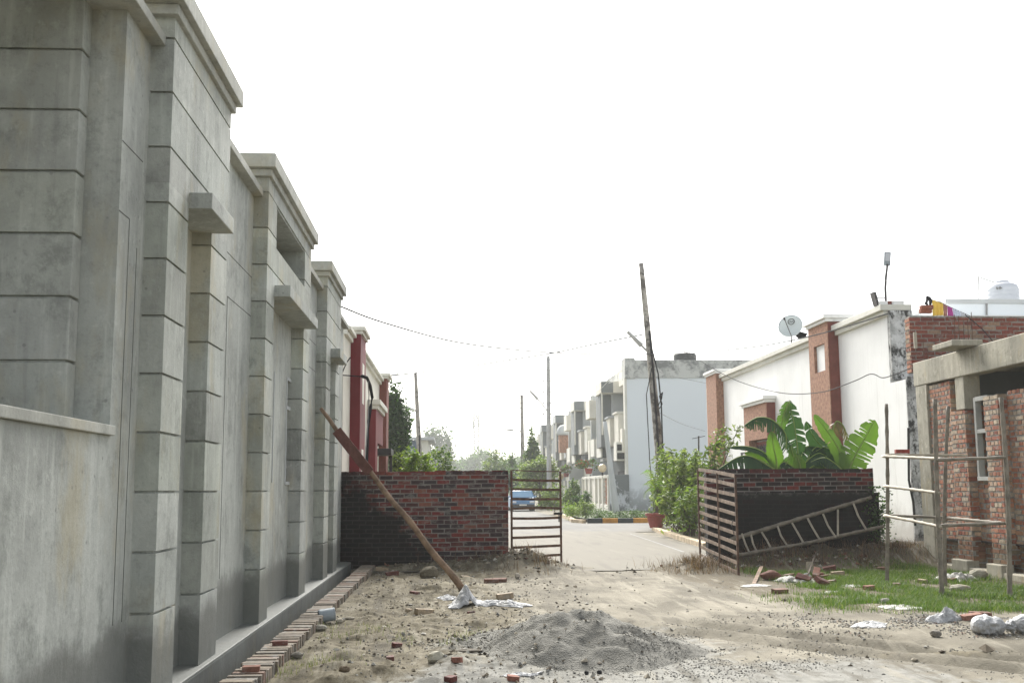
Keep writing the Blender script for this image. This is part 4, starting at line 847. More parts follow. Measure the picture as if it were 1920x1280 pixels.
for sx in (-1, 1):
    mb = MB(); mb.box(c0+sx*.62-.16, c0+sx*.62+.16, CYf-.02, CYf+.04, .58, .70); mb.build('headlight', MAT['tankwhite'], ct, bevel=.02)
    mb = MB(); mb.box(c0+sx*.95-.08, c0+sx*.95+.08, CYf+1.15, CYf+1.25, .95, 1.08); mb.build('mirror', MAT['carblue'], ct, bevel=.02)
    for yy in (.75, 3.2):
        mb = MB(); q = np.array((c0+sx*.74, CYf+yy, .3)); mb.tube([q+(-.1,0,0), q+(.1,0,0)], .3, 18); wl = mb.build('wheel', MAT['rubber'], ct); mb = MB(); mb.tube([q+(-.11,0,0), q+(.11,0,0)], .17, 12); mb.build('rim', MAT['steel'], wl)
mb = MB(); mb.box(c0-.8, c0+.8, CYf-.05, CYf+.1, .33, .5); mb.build('bumper', MAT['darksteel'], ct, bevel=.03)
mb = MB(); mb.box(c0-.25, c0+.25, CYf-.06, CYf-.05, .4, .5); mb.build('number_plate', MAT['offwhite'], ct)
# far blue-grey house behind the trees on the left
nh = thing('distant_house', 'slate blue house half hidden behind the trees on the left', 'house', (-4,90,0))
a, b = at(763,825,Y=90), at(798,825,Y=90); part(nh, 'wall', MAT['navy'], (a[0], b[0]-.6, 90, 98, 0, a[2])); part(nh, 'roof_slab', MAT['lightgrey'], (a[0]-.6, b[0]+.7, 89.5, 98, a[2], a[2]+.25)); part(nh, 'side_wall', MAT['offwhite'], (b[0]-.6, b[0]+.2, 90.2, 98, 0, a[2])); part(nh, 'window', MAT['dark'], (a[0]+.5, a[0]+1.2, 89.96, 90, 2.5, 4))
# ================================================================== plants
nr = np.random.default_rng(11)
def leaves(cent, size, pal, n_up=0., aspect=2.2, seed=0, droop=0.):
    """Leaf-shaped quads at the given centres; returns vertices, faces, colours."""
    r = np.random.default_rng(seed); n = len(cent)
    d = r.normal(size=(n,3)); d[:,2] = d[:,2]*.6 - droop; d /= np.linalg.norm(d, axis=1)[:,None]
    q = r.normal(size=(n,3)); q[:,2] += n_up; s = np.cross(d, q); s /= np.linalg.norm(s, axis=1)[:,None]
    L = size*r.uniform(.6,1.35,n)[:,None]; W = L/aspect
    nn = np.cross(d, s)*L*.12
    V = np.stack([cent-d*L*.5, cent+s*W*.5+nn-d*L*.05, cent+d*L*.5, cent-s*W*.5+nn-d*L*.05], 1).reshape(-1,3)
    F = np.arange(4*n).reshape(-1,4); pal = np.array(pal); c = pal[r.integers(0,len(pal),n)]*r.uniform(.7,1.25,n)[:,None]
    return V, F, c
G_DARK = [(.03,.065,.025),(.04,.08,.028),(.05,.10,.03),(.025,.05,.022)]
G_MID = [(.06,.12,.03),(.08,.15,.035),(.05,.10,.028),(.10,.17,.05)]
G_LIGHT = [(.14,.20,.045),(.18,.235,.065),(.105,.16,.035),(.23,.28,.10),(.075,.125,.03)]
G_LIME = [(.22,.30,.04),(.17,.26,.035),(.12,.19,.03)]
def clumps(c, rad, n, k, seed, sp=.33, lo=-.5, taper=0):
    """Leaf positions gathered in k clumps over an ellipsoid crown, with gaps between the clumps."""
    r = np.random.default_rng(seed); c = np.array(c, float); rad = np.array(rad, float)
    cc = r.normal(size=(k,3)); cc /= np.linalg.norm(cc, axis=1)[:,None]; cc = cc*r.uniform(.35,1,k)[:,None]**.6
    cc[:,2] = np.where(cc[:,2] < lo, lo*r.uniform(.2,1,k), cc[:,2])
    w = r.uniform(.5,1.5,k); idx = r.choice(k, n, p=w/w.sum()); p = cc[idx] + r.normal(size=(n,3))*sp*w[idx][:,None]*.55
    if taper: f = 1 - taper*np.clip((p[:,2]+1)/2, 0, 1); p[:,0] *= f; p[:,1] *= f
    return c + p*rad, c + cc*rad*np.array([.85,.85,.85])
def plant(name, label, cat, c, rad, n, k, size, pal, seed, base_z=0, trunk=.12, group=None, sp=.33, taper=0, part='crown', stems=1, aspect=2.2, droop=0.):
    c = np.array(c, float); t = thing(name, label, cat, (c[0], c[1], base_z), group)
    P, cc = clumps(c, rad, n, k, seed, sp, taper=taper); P[:,2] = np.maximum(P[:,2], base_z+.04)
    V, F, cl = leaves(P, size, pal, .6, aspect, seed, droop); npmesh(part, V, F, MAT['leaf'], cl, t)
    mb = MB(); r = random.Random(seed)
    for s in range(stems):
        b = np.array((c[0]+r.uniform(-.3,.3)*(stems > 1)*rad[0], c[1], base_z)); m = c + np.array((r.uniform(-.1,.1)*rad[0], 0, -.35*rad[2]))
        mb.tube([b, (b+m)/2+np.array((r.uniform(-.05,.05),0,0))*rad[0], m], [trunk, trunk*.8, trunk*.6], 7)
        for q in cc[s::stems][:9]: mb.tube([m, (m+q)/2+np.array((0,0,-.08*rad[2])), q], [trunk*.5, trunk*.3, trunk*.1], 5)
    mb.build('trunk' if stems == 1 else 'stem', MAT['trunk'], t); return t
def tree(name, label, px, Y, wpx, hpx, n, k, size, pal, seed, cat='tree', taper=0, group=None, trunk=.14, sp=.33, **kw):
    """Tree whose crown spans the pixels (centre x, top y, width, height) at distance Y."""
    a = at(px[0], px[1], Y=Y); m = Y*.99/FPX; c = (a[0], Y, a[2]-hpx*m/2); return plant(name, label, cat, c, (wpx*m/2, wpx*m/2, hpx*m/2), n, k, size, pal, seed, 0, trunk, group, sp, taper, **kw)
tree('dense_tree', 'dense dark green tree beside the red pilastered house', (735,738), 45, 58, 150, 9000, 40, .20, G_DARK+G_MID[:1], 1, trunk=.2)
tree('leafy_shrub', 'light green shrub over the left part of the brick wall', (757,848), 34, 46, 70, 2200, 18, .12, G_LIGHT, 2, cat='shrub', trunk=.03)
tree('leafy_shrub', 'bright lime shrub behind the brick wall near the leaning pole', (785,850), 31, 50, 60, 1700, 14, .11, G_LIME, 3, cat='shrub', trunk=.03)
tree('leafy_shrub', 'thin wispy shrub right of the lime shrub over the wall', (822,838), 33, 60, 80, 1100, 22, .10, G_MID+G_LIGHT, 4, cat='shrub', trunk=.02, sp=.3)
tree('leafy_shrub', 'mid green bushes in front of the slate blue house', (765,832), 62, 75, 90, 2600, 18, .2, G_MID, 5, cat='shrub', trunk=.06)
tree('misty_tree', 'tallest rounded tree standing in the mist on the left', (819,804), 290, 56, 120, 3600, 26, 1.1, G_DARK+G_MID, 6, trunk=.4, group='trees in the mist')
tree('misty_tree', 'lower misty tree with a flat tuft right of the tallest one', (848,829), 310, 56, 90, 2600, 20, 1.0125000000000002, G_MID, 7, trunk=.35, group='trees in the mist')
tree('misty_tree', 'small misty tree under the telecom tower', (884,848), 340, 70, 70, 1800, 16, 1.25, G_MID, 8, trunk=.35, group='trees in the mist')
tree('misty_tree', 'faint misty tree between the tower and the roadside tree', (912,850), 350, 60, 70, 1600, 16, 1.25, G_MID, 9, trunk=.35, group='trees in the mist')
tree('roadside_tree', 'pale green feathery tree behind the right end of the brick wall', (929,846), 130, 62, 90, 3400, 24, .42, G_LIGHT+G_MID, 10, trunk=.25)
tree('roadside_tree', 'olive tree between the feathery tree and the conical tree', (962,852), 118, 44, 80, 2200, 18, .36, G_MID, 12, trunk=.25)
tree('conical_tree', 'conical green tree beside the distant mossy pole', (997,811), 96, 84, 150, 5200, 40, .30, G_MID+G_LIGHT[:2], 13, taper=.78, trunk=.2)
tree('roadside_tree', 'bright bushy tree below the conical tree behind the narrow gate', (1012,858), 84, 66, 72, 3800, 22, .26, G_LIGHT, 14, trunk=.2)
tree('roadside_shrub', 'grey green dark shrub above the blue car', (958,880), 100, 30, 60, 1400, 10, .28, G_DARK, 15, cat='shrub')
mb = []
belt = np.stack([nr.uniform(-60,120,26000), nr.uniform(345,385,26000), np.zeros(26000)], 1); belt[:,2] = nr.uniform(0,1,26000)**.7*(12.5+6*fbm(belt[:,0], belt[:,0]*0, .06, 4, 5))
V, F, c_ = leaves(belt, 2.0, G_MID, .5, 1.5, 3); o = npmesh('far_wood', V, F, MAT['leaf'], c_); tag(o, 'misty line of far woodland', 'wood', kind='stuff')
# clipped shrubs and hedge behind the striped kerb
def hp(px, py, Y): return at(px, py, Y=Y)
for lab, x, yt, Y, wp, hpx, pal, s in [('round yellow green clipped bush left of the flat topped one', 1073,945,53,34,26,G_LIME,21),('flat topped clipped bush in the middle of the corner planting',1099,942,51.5,30,28,G_LIGHT,22),
    ('low long hedge right of the flat topped bush',1130,957,50.5,46,22,G_MID,23),('dark low hedge in front of the patchy wall',1180,956,51,56,22,G_DARK+G_MID,24),('dark low bush left of the red flower pot',1218,960,50,36,20,G_DARK+G_MID,25)]:
    tree('clipped_bush', lab, (x,yt), Y, wp, hpx, 1500, 16, .085, pal, s, cat='bush', group='bushes at the street corner', part='foliage', trunk=.03, sp=.45)
tree('roadside_shrub', 'tall green shrub against the striped compound wall', (1073,902), 62, 34, 58, 2200, 18, .16, G_MID+G_LIGHT, 26, cat='shrub', trunk=.04)
tree('roadside_shrub', 'dark green shrub right of the tall one by the white posts', (1092,916), 60, 30, 50, 1500, 14, .15, G_DARK+G_MID, 27, cat='shrub', trunk=.04)
tree('roadside_shrub', 'yellow green shrub seen through the narrow gate', (1040,915), 66, 44, 46, 1600, 14, .16, G_LIGHT, 28, cat='shrub', trunk=.04)
for lab, x, y, s in [('small potted plant with red flowers on the first compound wall', 1104, 874, 1), ('small potted red plant on the far striped wall', 1062, 880, 2)]:
    q = at(x, y+14, Y=72 if s == 1 else 98); t = thing('potted_plant', lab, 'potted plant', q, 'plants on the compound walls'); mb = MB(); mb.lathe(q, [(.18,0),(.28,.35)], 12); mb.build('pot', MAT['pot'], t)
    P, _ = clumps(q+(0,0,.6), (.75,.5,.4), 500, 9, s); V, F, c_ = leaves(P, .16, G_MID+[(.25,.05,.03)], .4, 2, s); npmesh('foliage', V, F, MAT['leaf'], c_, t)
# the big bush at the roadside: leafy sprays on curved stems
def spraybush(label, base, stems, pal, seed, leaf=.13, nl=70, name='leafy_bush'):
    r = np.random.default_rng(seed); base = np.array(base, float); t = thing(name, label, 'bush', base); mb = MB(); C_ = []
    for tip in stems:
        tip = np.array(tip, float); b = base + np.array((r.uniform(-.35,.35), r.uniform(-.4,.4), 0)); mid = b*.45 + tip*.55 + np.array((r.normal()*.1, r.normal()*.1, .18*(tip[2]-b[2])))
        pts = [b*(1-s)**2 + 2*mid*s*(1-s) + tip*s*s for s in np.linspace(0,1,9)]; mb.tube(pts, np.linspace(.022,.006,9), 5)
        for s in r.uniform(.22, 1.0, nl)**.8: C_.append(b*(1-s)**2 + 2*mid*s*(1-s) + tip*s*s + r.normal(size=3)*(.17*(1.15-s)+.035))
    V, F, c_ = leaves(np.array(C_), leaf, pal, .5, 2.6, seed, .15); npmesh('foliage', V, F, MAT['leaf'], c_, t); mb.build('stem', MAT['trunk'], t); return t
r = np.random.default_rng(5)
def tips(n, x0, x1, y0, y1, Ya, Yb, f=lambda x: 0): return [at(x, y0 + (y1-y0)*r.random()**1.5 + f(x), Y=r.uniform(Ya, Yb)) for x in r.uniform(x0, x1, n)]
spraybush('large light green bush by the road left of the wide gate', at(1282,985,Y=36)*(1,1,0)+(0,0,.05), tips(34,1240,1318,848,955,34,37) + [at(1255,842,Y=34),at(1283,845,Y=34),at(1264,860,Y=33)], G_LIGHT, 31, .19, 135)
spraybush('dense low green bush at the foot of the wide gate', at(1300,985,Y=33)*(1,1,0)+(0,0,.05), tips(20,1268,1322,915,968,31,34), G_LIGHT[:3]+G_MID[3:], 32, .15, 120)
spraybush('feathery light green bush rising above the wide gate', at(1330,990,Y=31)*(1,1,0)+(0,0,.05), [at(1345,806,Y=31),at(1362,802,Y=31),at(1388,796,Y=30.5),at(1330,830,Y=31),at(1350,830,Y=31),at(1372,822,Y=30.5),at(1320,850,Y=31),at(1338,855,Y=31)], G_LIGHT, 33, .17, 90)
spraybush('leafy bush with upright shoots close to the big leaning pole', at(1240,975,Y=42)*(1,1,0)+(0,0,.08), tips(14,1222,1262,850,950,41,43.5) + [at(1241,832,Y=42)], G_LIGHT, 34, .19, 90)
# palm with drooping fronds over the pot
pm = thing('small_palm', 'small palm with drooping fronds above the red flower pot', 'palm', at(1232,975,Y=41)*(1,1,0)+(0,0,.09)); b0 = np.array(pm.location)
mb = MB(); mb.tube([b0, b0+(0,0,.9), b0+(.05,0,1.5)], [.06,.05,.03], 7); mb.build('trunk', MAT['trunk'], pm)
for tip, hh in [((1212,905),2.0),((1208,928),1.7),((1213,880),2.3),((1224,958),1.3),((1250,890),2.2),((1252,920),1.9)]:
    e = at(*tip, Y=40.6); s0 = b0+(.03,0,1.3); md = (s0+e)/2+(0,0,.45); pts = [s0*(1-s)**2+2*md*s*(1-s)+e*s*s for s in np.linspace(0,1,14)]; mb = MB(); mb.tube(pts, np.linspace(.018,.005,14), 4, (.14,.2,.05))
    for i in range(2,14):
        d = unit(pts[i]-pts[i-1])
        for sg in (-1,1):
            sd = unit(np.cross(d,(0,.3,1)))*sg; q = pts[i]; tp = q + sd*.26 + d*.16 + (0,0,-.16); w_ = d*.022; cc = (.15*rnd.uniform(.8,1.2),.23,.045); mb.add([q-w_, q+w_, tp], [(0,1,2)], cc)
    mb.build('frond', MAT['leaf'], pm)
# ------------------------------------------------------------------ banana plants
def bleaf(t, px, Y, wmax, colr, face=(0,-1,.25), fold=.25, torn=0., droop=.0, seed=0, name='leaf'):
    """One banana leaf: midrib through pixels at distance Y, two half blades, torn into strips where the wind split them."""
    r = random.Random(seed); K = [at(x, y, Y=Y + (d[0] if d else 0)) for x, y, *d in px]; pts = []
    for i in range(len(K)-1):
        p0, p1, p2, p3 = K[max(i-1,0)], K[i], K[i+1], K[min(i+2,len(K)-1)]
        for k in range(9): s = k/9; pts.append(.5*((2*p1)+(-p0+p2)*s+(2*p0-5*p1+4*p2-p3)*s*s+(-p0+3*p1-3*p2+p3)*s**3))
    pts.append(K[-1]); n = len(pts); mb = MB(); face = unit(face)
    prof = [max(.03, math.sin(math.pi*min(1, (.06+.94*i/(n-1))**.75))**.6) for i in range(n)]; prof[-1] = .08
    for sg in (-1, 1):
        edge = []
        for i in range(n):
            d = unit(pts[min(i+1,n-1)]-pts[max(i-1,0)]); sd = unit(np.cross(d, face))*sg; wv = wmax*prof[i]*(1+.06*math.sin(i*1.9+sg+seed))
            edge.append(pts[i] + sd*wv*math.cos(fold) + face*wv*math.sin(fold)*-.6 + np.array((0,0,-droop*wv)) + d*wv*.18)
        cut = 0
        for i in range(n-1):
            f = r.uniform(.96,1.04); c = tuple(q*f for q in colr); a, b, e0, e1 = pts[i], pts[i+1], edge[i], edge[i+1]
            if torn and r.random() < torn:
                k = r.uniform(.25,.5); e1 = e1*(1-k)+e0*k; drop = np.array((r.uniform(-.02,.02), r.uniform(-.03,.03), -r.uniform(.0,.10)*torn)); e0 = e0+drop; e1 = e1+drop
                if r.random() < .3: e0, e1 = a*.4+e0*.6, b*.4+e1*.6
            m0, m1 = (a+e0)/2 + face*wmax*.05, (b+e1)/2 + face*wmax*.05
            mb.add([a,b,m1,m0,e1,e0], [(0,1,2,3),(3,2,4,5)], c)
    lf = mb.build(name, MAT['banana'], t, smooth=False)
    m2 = MB(); m2.tube([p - face*-.008 for p in pts], list(np.linspace(.02,.005,n)), 5, (.25,.33,.10)); m2.build('midrib', MAT['banana'], lf)
def bstem(t, px, Y):
    a = at(*px, Y=Y); b = a.copy(); b[2] = 0; mb = MB(); mb.tube([b, (a+b)/2, a], [.11,.09,.05], 10, (.20,.24,.09)); mb.build('stem', MAT['banana'], t)
BR, MD, DK, DRY = (.095,.18,.024), (.07,.14,.026), (.026,.064,.024), (.10,.085,.045)
YB = 23.6
b1 = thing('banana_plant', 'banana plant with torn arching leaves at the left over the mouldy wall', 'banana plant', at(1457,1000,Y=YB)*(1,1,0)); bstem(b1, (1457,880), YB)
bleaf(b1, [(1474,842),(1472,812),(1447,787),(1420,783),(1396,797)], YB+.1, .20, DK, (0,-.5,1), .5, .75, 1.1, 1)
bleaf(b1, [(1457,880),(1455,860),(1450,836),(1447,809)], YB-.1, .19, BR, fold=.2, seed=2)
bleaf(b1, [(1457,874),(1430,847),(1398,837),(1366,838)], YB, .13, DK, (0,-.25,1), .3, .1, .5, 3)
bleaf(b1, [(1452,880),(1411,857),(1384,857),(1349,878)], YB-.2, .22, DK, (0,-.6,.9), .4, .35, 1.0, 4)
bleaf(b1, [(1459,872),(1440,854),(1416,846),(1396,848)], YB+.2, .15, BR, (0,-.7,.7), .3, 0, .3, 5); bleaf(b1, [(1462,884),(1476,866),(1480,856)], YB-.1, .1, MD, seed=6)
b2 = thing('banana_plant', 'banana plant with the tallest torn drooping leaf in the middle', 'banana plant', at(1500,1000,Y=YB+.3)*(1,1,0)); bstem(b2, (1500,880), YB+.3)
bleaf(b2, [(1496,850),(1494,830),(1488,790),(1480,760),(1481,750)], YB+.3, .27, DK, (.1,-1,.1), .35, .45, .35, 7)
bleaf(b2, [(1480,753),(1472,770),(1466,790),(1465,808)], YB+.2, .14, MD, (.1,-1,.2), .2, .2, .3, 17)
bleaf(b2, [(1502,882),(1499,868),(1493,852)], YB-.2, .15, BR, seed=8); bleaf(b2, [(1494,878),(1488,856),(1483,836)], YB, .12, MD, fold=.4, seed=9)
bleaf(b2, [(1500,880),(1515,862),(1535,850),(1550,856)], YB+.1, .2, DK, (0,-.6,1), .3, .3, .8, 10); bleaf(b2, [(1498,872),(1508,842),(1522,836),(1540,842)], YB+.4, .16, DK, (0,-.6,.8), .3, .15, .5, 18)
b3 = thing('banana_plant', 'banana plant with two broad bright leaves at the right over the mouldy wall', 'banana plant', at(1588,1000,Y=YB)*(1,1,0)); bstem(b3, (1588,882), YB)
bleaf(b3, [(1591,884),(1604,852),(1621,822),(1639,787)], YB-.2, .34, BR, (-.15,-1,.15), .12, .28, .05, 11)
bleaf(b3, [(1588,884),(1570,838),(1545,800),(1527,777)], YB-.1, .20, BR, (.3,-1,.35), .25, .05, .1, 12)
bleaf(b3, [(1580,882),(1558,852),(1530,825),(1511,790)], YB+.4, .24, DK, (.2,-1,.3), .3, .15, .2, 13)
bleaf(b3, [(1570,850),(1562,812),(1568,790),(1582,800),(1592,830)], YB+.4, .17, DRY, (.2,-.8,.6), .5, .8, .9, 14)
bleaf(b3, [(1582,884),(1564,868),(1545,858),(1520,866)], YB-.3, .18, DK, (0,-.6,1), .3, .3, .7, 15); bleaf(b3, [(1555,884),(1542,872),(1531,864)], YB-.3, .16, MD, seed=16); bleaf(b3, [(1585,880),(1575,858),(1556,842),(1543,838)], YB+.1, .17, DK, (0,-1,.5), .3, .2, .3, 19)

for t_, px_, dy_, w_, c_, sd_ in [(b2,[(1500,884),(1482,872),(1470,866),(1462,872)],-.1,.15,DK,31),(b2,[(1510,884),(1528,872),(1545,868),(1560,876)],-.25,.16,MD,32),(b3,[(1575,884),(1562,852),(1548,838),(1530,846)],.3,.19,DK,33),
    (b3,[(1583,884),(1592,866),(1598,852),(1596,838)],.2,.15,DK,34),(b2,[(1505,880),(1520,850),(1532,838),(1550,846)],.35,.17,DK,35),(b1,[(1450,884),(1432,866),(1418,862),(1405,870)],-.05,.15,MD,36)]:
    bleaf(t_, px_, YB+dy_, w_, c_, (0,-.7,.9), .4, .4, .9, sd_)
# ================================================================== grass and dry weeds
def gmask(x, y): return sst(4.0,4.9,x+.6*fbm(x,y,.9,3,75)-.16*(15-y))*sst(12.4,13.6,y+.7*fbm(x,y,1.1,3,77)+.12*(x-6))
def blades(x, y, hmin, hmax, pal, wd, seed, lean=.45):
    r = np.random.default_rng(seed); n = len(x); z = ground_h(x, y); b = np.stack([x,y,z-.01],1); h = r.uniform(hmin,hmax,n)
    a = r.uniform(0,2*np.pi,n); s = np.stack([np.cos(a),np.sin(a),0*a],1)*wd*.5; l = np.stack([np.cos(a+1.3),np.sin(a+1.3),0*a],1)*(h*lean*r.uniform(.1,1,n))[:,None]
    up = np.stack([0*h,0*h,h],1); V = np.stack([b-s, b+s, b+s*.7+up*.55+l*.35, b+up+l, b-s*.7+up*.55+l*.35],1).reshape(-1,3)
    k = np.arange(n)*5; F = np.concatenate([np.stack([k,k+1,k+2,k+4],1), np.stack([k+4,k+2,k+3,k+3],1)]); 
    F3 = np.concatenate([np.stack([k,k+1,k+2],1), np.stack([k,k+2,k+4],1), np.stack([k+4,k+2,k+3],1)])
    pal = np.array(pal); c = pal[r.integers(0,len(pal),n)]*r.uniform(.7,1.3,n)[:,None]; return V, F3, np.concatenate([c,c,c])
def scatter(n, x0, x1, y0, y1, f, seed):
    r = np.random.default_rng(seed); x = r.uniform(x0,x1,n); y = r.uniform(y0,y1,n); k = r.random(n) < f(x,y); return x[k], y[k]
GC = [at(a, b, Z=.06)[:2] for a, b in [(1519,1076),(1537,1060),(1556,1070),(1538,1083),(1495,1085),(1470,1090),(1446,1086),(1418,1097),(1513,1080),(1598,1098),(1560,1112),(1690,1137),(1790,1088),(1634,1103),(1682,1099),(1725,1090),(1800,1105),(1840,1085),(1580,1070),(1430,1100)]]
def gclear(x, y):
    k = np.ones_like(x)
    for cx_, cy_ in GC: k = k*(1 - .96*mound(x, y, cx_, cy_, .26, .5))
    return k
fg = lambda x, y: gmask(x,y)*(1-.92*sst(19.7,20.5,y + .5*fbm(x,y,1.2,3,91)))*np.clip(.62+2.3*fbm(x,y,1.5,4,93),.05,1)*(1-sst(8.6,9.0,x))*(.30+.70*sst(4.6,6.0,x))*gclear(x, y)*(1-(1-sst(4.9,5.7,x))*sst(15,16.2,y))
x, y = scatter(330000, 3.9, 9.0, 12, 21, fg, 1); A = blades(x, y, .02, .10, [(.085,.15,.026),(.12,.18,.038),(.06,.11,.02),(.16,.19,.06),(.05,.095,.018),(.075,.135,.026)], .007, 2, .9)
tx, ty = [], []
for px, py, n, s in [(600,1245,160,.18),(520,1262,90,.15),(690,1185,120,.2),(640,1195,70,.15),(870,1190,60,.12),(868,1210,18,.05),(835,1215,22,.06),(760,1205,40,.1),(905,1188,40,.12),(470,1272,120,.1),(610,1180,40,.08),(1780,1205,0,.1),(1480,1122,60,.3),(840,1225,14,.03),(990,1060,30,.2)]:
    q = at(px,py,Z=0); tx += list(nr.normal(q[0],s,n)); ty += list(nr.normal(q[1],s*1.4,n))
B = blades(np.array(tx), np.array(ty), .02, .10, [(.12,.16,.05),(.16,.19,.08),(.20,.21,.10),(.24,.23,.13)], .005, 3, 1.0)
V = np.concatenate([A[0],B[0]]); F = np.concatenate([A[1],B[1]+len(A[0])]); o = npmesh('grass', V, F, MAT['leaf'], np.concatenate([A[2],B[2]])); tag(o, 'green grass and weeds on the building plot', 'grass', kind='stuff')
fd = lambda x, y: np.clip(mound(x,y,4.5,20.4,.55,1.0) + .7*sst(19.9,20.8,y)*sst(5,5.6,x)*(1-sst(8.9,9.2,x)) + .5*mound(x,y,8.6,21.6,.6,.6) + .8*mound(x,y,1.45,20.4,.45,.5) + .35*mound(x,y,.3,21.2,.9,.3), 0, 1)*np.clip(.5+1.5*fbm(x,y,2.2,3,95),0,1)*(y < 21.48)
x, y = scatter(60000, -.8, 9.2, 19, 22.3, fd, 5); A = blades(x, y, .05, .26, [(.17,.095,.055),(.20,.12,.07),(.10,.06,.037),(.24,.155,.095),(.06,.042,.03),(.045,.033,.024)], .006, 6, 1.3)
o = npmesh('dry_weeds', A[0], A[1], MAT['straw'], A[2]); tag(o, 'brown dead weeds matted along the wall feet and gate', 'dry weeds', kind='stuff')
# creeper on the right end of the mouldy wall
P = np.stack([8.36+.13*nr.normal(size=900), 21.42+.1*nr.normal(size=900), np.clip(nr.normal(.75,.38,900),.1,1.5)],1); V, F, c_ = leaves(P, .07, G_DARK+G_MID, .2, 1.6, 7, .3)
o = npmesh('creeper', V, F, MAT['leaf'], c_, base=(8.36,21.42,.2)); tag(o, 'dark creeper hanging over the right end of the mouldy wall', 'creeper')
# vegetation right below the house wall
# ================================================================== heap, stones, rubble
hx = np.arange(-.8,3.1,.022); hy = np.arange(8.6,13.1,.026); HX, HY = np.meshgrid(hx, hy)
def heap(x, y):
    e = lambda cx, cy, sx, sy, h: h*np.clip(1.06-np.sqrt(((x-cx)/sx)**2+((y-cy)/sy)**2+.05),0,1)
    h = np.maximum(e(1.20,10.35,.98,1.15,.44), np.maximum(e(1.70,10.5,.72,.8,.25), e(.85,11.0,.85,1.15,.24)))
    h = h + .35*np.minimum(e(1.20,10.35,.98,1.15,.44), e(.85,11.0,.85,1.15,.24))
    return h*(1+.34*fbm(x,y,2.6,5,131)) + .10*np.clip(h*4,0,1)*fbm(x,y,5.5,4,105)*.35
hh = heap(HX, HY); hh = hh + .02*fbm(HX,HY,9,3,103)*(hh > .01)
HZ = ground_h(HX,HY) - .025 + hh; HV = np.stack([HX.ravel(),HY.ravel(),HZ.ravel()],1); a, b = len(hx), len(hy); ii = (np.arange(b-1)[:,None]*a+np.arange(a-1)[None,:]).ravel(); HF = np.stack([ii,ii+1,ii+a+1,ii+a],1)
keep = hh.ravel()[HF].max(1) > .004; HF = HF[keep]; used = np.unique(HF); rem = np.zeros(len(HV),int); rem[used] = np.arange(len(used))
k = NT('grey_gravel_heap', .95, .15); P = k.pos(); n1 = k.noise(3, 5, .65); n2 = k.noise(60, 4, .7); v1 = k.vor(70)
c = k.mix(k.map(n1,.3,.7), (.145,.141,.124), (.245,.238,.212)); c = k.mix(k.math('MULTIPLY', k.map(n2,.52,.7), .7), c, (.10,.10,.092)); c = k.mix(k.math('MULTIPLY', k.map(v1,.25,.05), .35), c, (.46,.45,.42)); k.bump(k.math('ADD', n2, v1), .8, .02); k.done(c)
o = npmesh('gravel_heap', HV[used], rem[HF], k.m, base=(1.16,10.35,0), smooth=True); tag(o, 'low heap of grey sand and gravel in the foreground', 'gravel heap')
def surf(x, y):
    """Height of the heap or the bare ground."""
    h = heap(x, y); return ground_h(x,y) + np.where(h > .02, h-.02, 0)
def stones(x, y, size, pal, seed, flat=.7):
    r = np.random.default_rng(seed); n = len(x); b = np.array([(1,0,0),(-1,0,0),(0,1,0),(0,-1,0),(0,0,1),(0,0,-1)],float); tri = np.array([(0,2,4),(2,1,4),(1,3,4),(3,0,4),(2,0,5),(1,2,5),(3,1,5),(0,3,5)])
    V = b[None]*r.uniform(.6,1.3,(n,6,1)) + r.normal(size=(n,6,3))*.25; V[:,:,2] *= flat; a = r.uniform(0,6.28,n); c, s = np.cos(a)[:,None], np.sin(a)[:,None]
    X = V[:,:,0]*c - V[:,:,1]*s; Yv = V[:,:,0]*s + V[:,:,1]*c; V = np.stack([X,Yv,V[:,:,2]],2)*size[:,None,None]; V += np.stack([x,y,surf(x,y)+size*.25],1)[:,None]
    pal = np.array(pal); cl = pal[r.integers(0,len(pal),n)]*r.uniform(.7,1.25,n)[:,None]; F = (tri[None]+6*np.arange(n)[:,None,None]).reshape(-1,3); return V.reshape(-1,3), F, np.repeat(cl,8,0)
GREY = [(.20,.197,.18),(.27,.26,.235),(.15,.145,.13),(.33,.32,.29),(.18,.17,.15)]; EARTH = [(.17,.14,.10),(.25,.21,.15),(.12,.10,.075),(.34,.30,.23),(.40,.38,.33)]
MAT['stone'] = tinted('loose_stone', sc=30, bump=.3)
fh = lambda x, y: np.clip(mound(x,y,1.1,10.5,1.0,1.2)*1.2 + .35*mound(x,y,2.6,9.4,1,1.5),0,1)*np.clip(.25+2.2*fbm(x,y,1.8,4,111),.0,1)
x, y = scatter(60000,-.8,4,8,13.5,fh,21); S1 = stones(x,y,np.random.default_rng(1).uniform(.003,.008,len(x))*np.random.default_rng(2).choice([1,1,1,1,1.7],len(x)),GREY,22)
fr = lambda x, y: np.clip(1.2*mound(x,y,5.9,12.1,1.7,.9) + .8*mound(x,y,6.0,10.6,1.5,.35),0,1)*np.clip(.4+2.2*fbm(x,y,1.7,4,113),.0,1)
x, y = scatter(38000,3.4,9,9.5,14.5,fr,23); S2 = stones(x,y,np.random.default_rng(3).uniform(.005,.016,len(x)),GREY+[(.30,.22,.17),(.38,.35,.31),(.40,.38,.34)],24)
def frut(x, y):
    u = x - (1.9 + .55*(13.2-y) + .03*(13.2-y)**2); m = sst(7,8.2,y)*(1-sst(11.8,14,y))
    return np.clip(m*(np.exp(-((u-1.1)/.2)**2)+np.exp(-((u-.62)/.14)**2)*.7+np.exp(-((u-.05)/.14)**2)*.7+np.exp(-((u+.6)/.25)**2)*.6),0,1)*np.clip(.4+2*fbm(x,y,1.4,4,119),0,1)
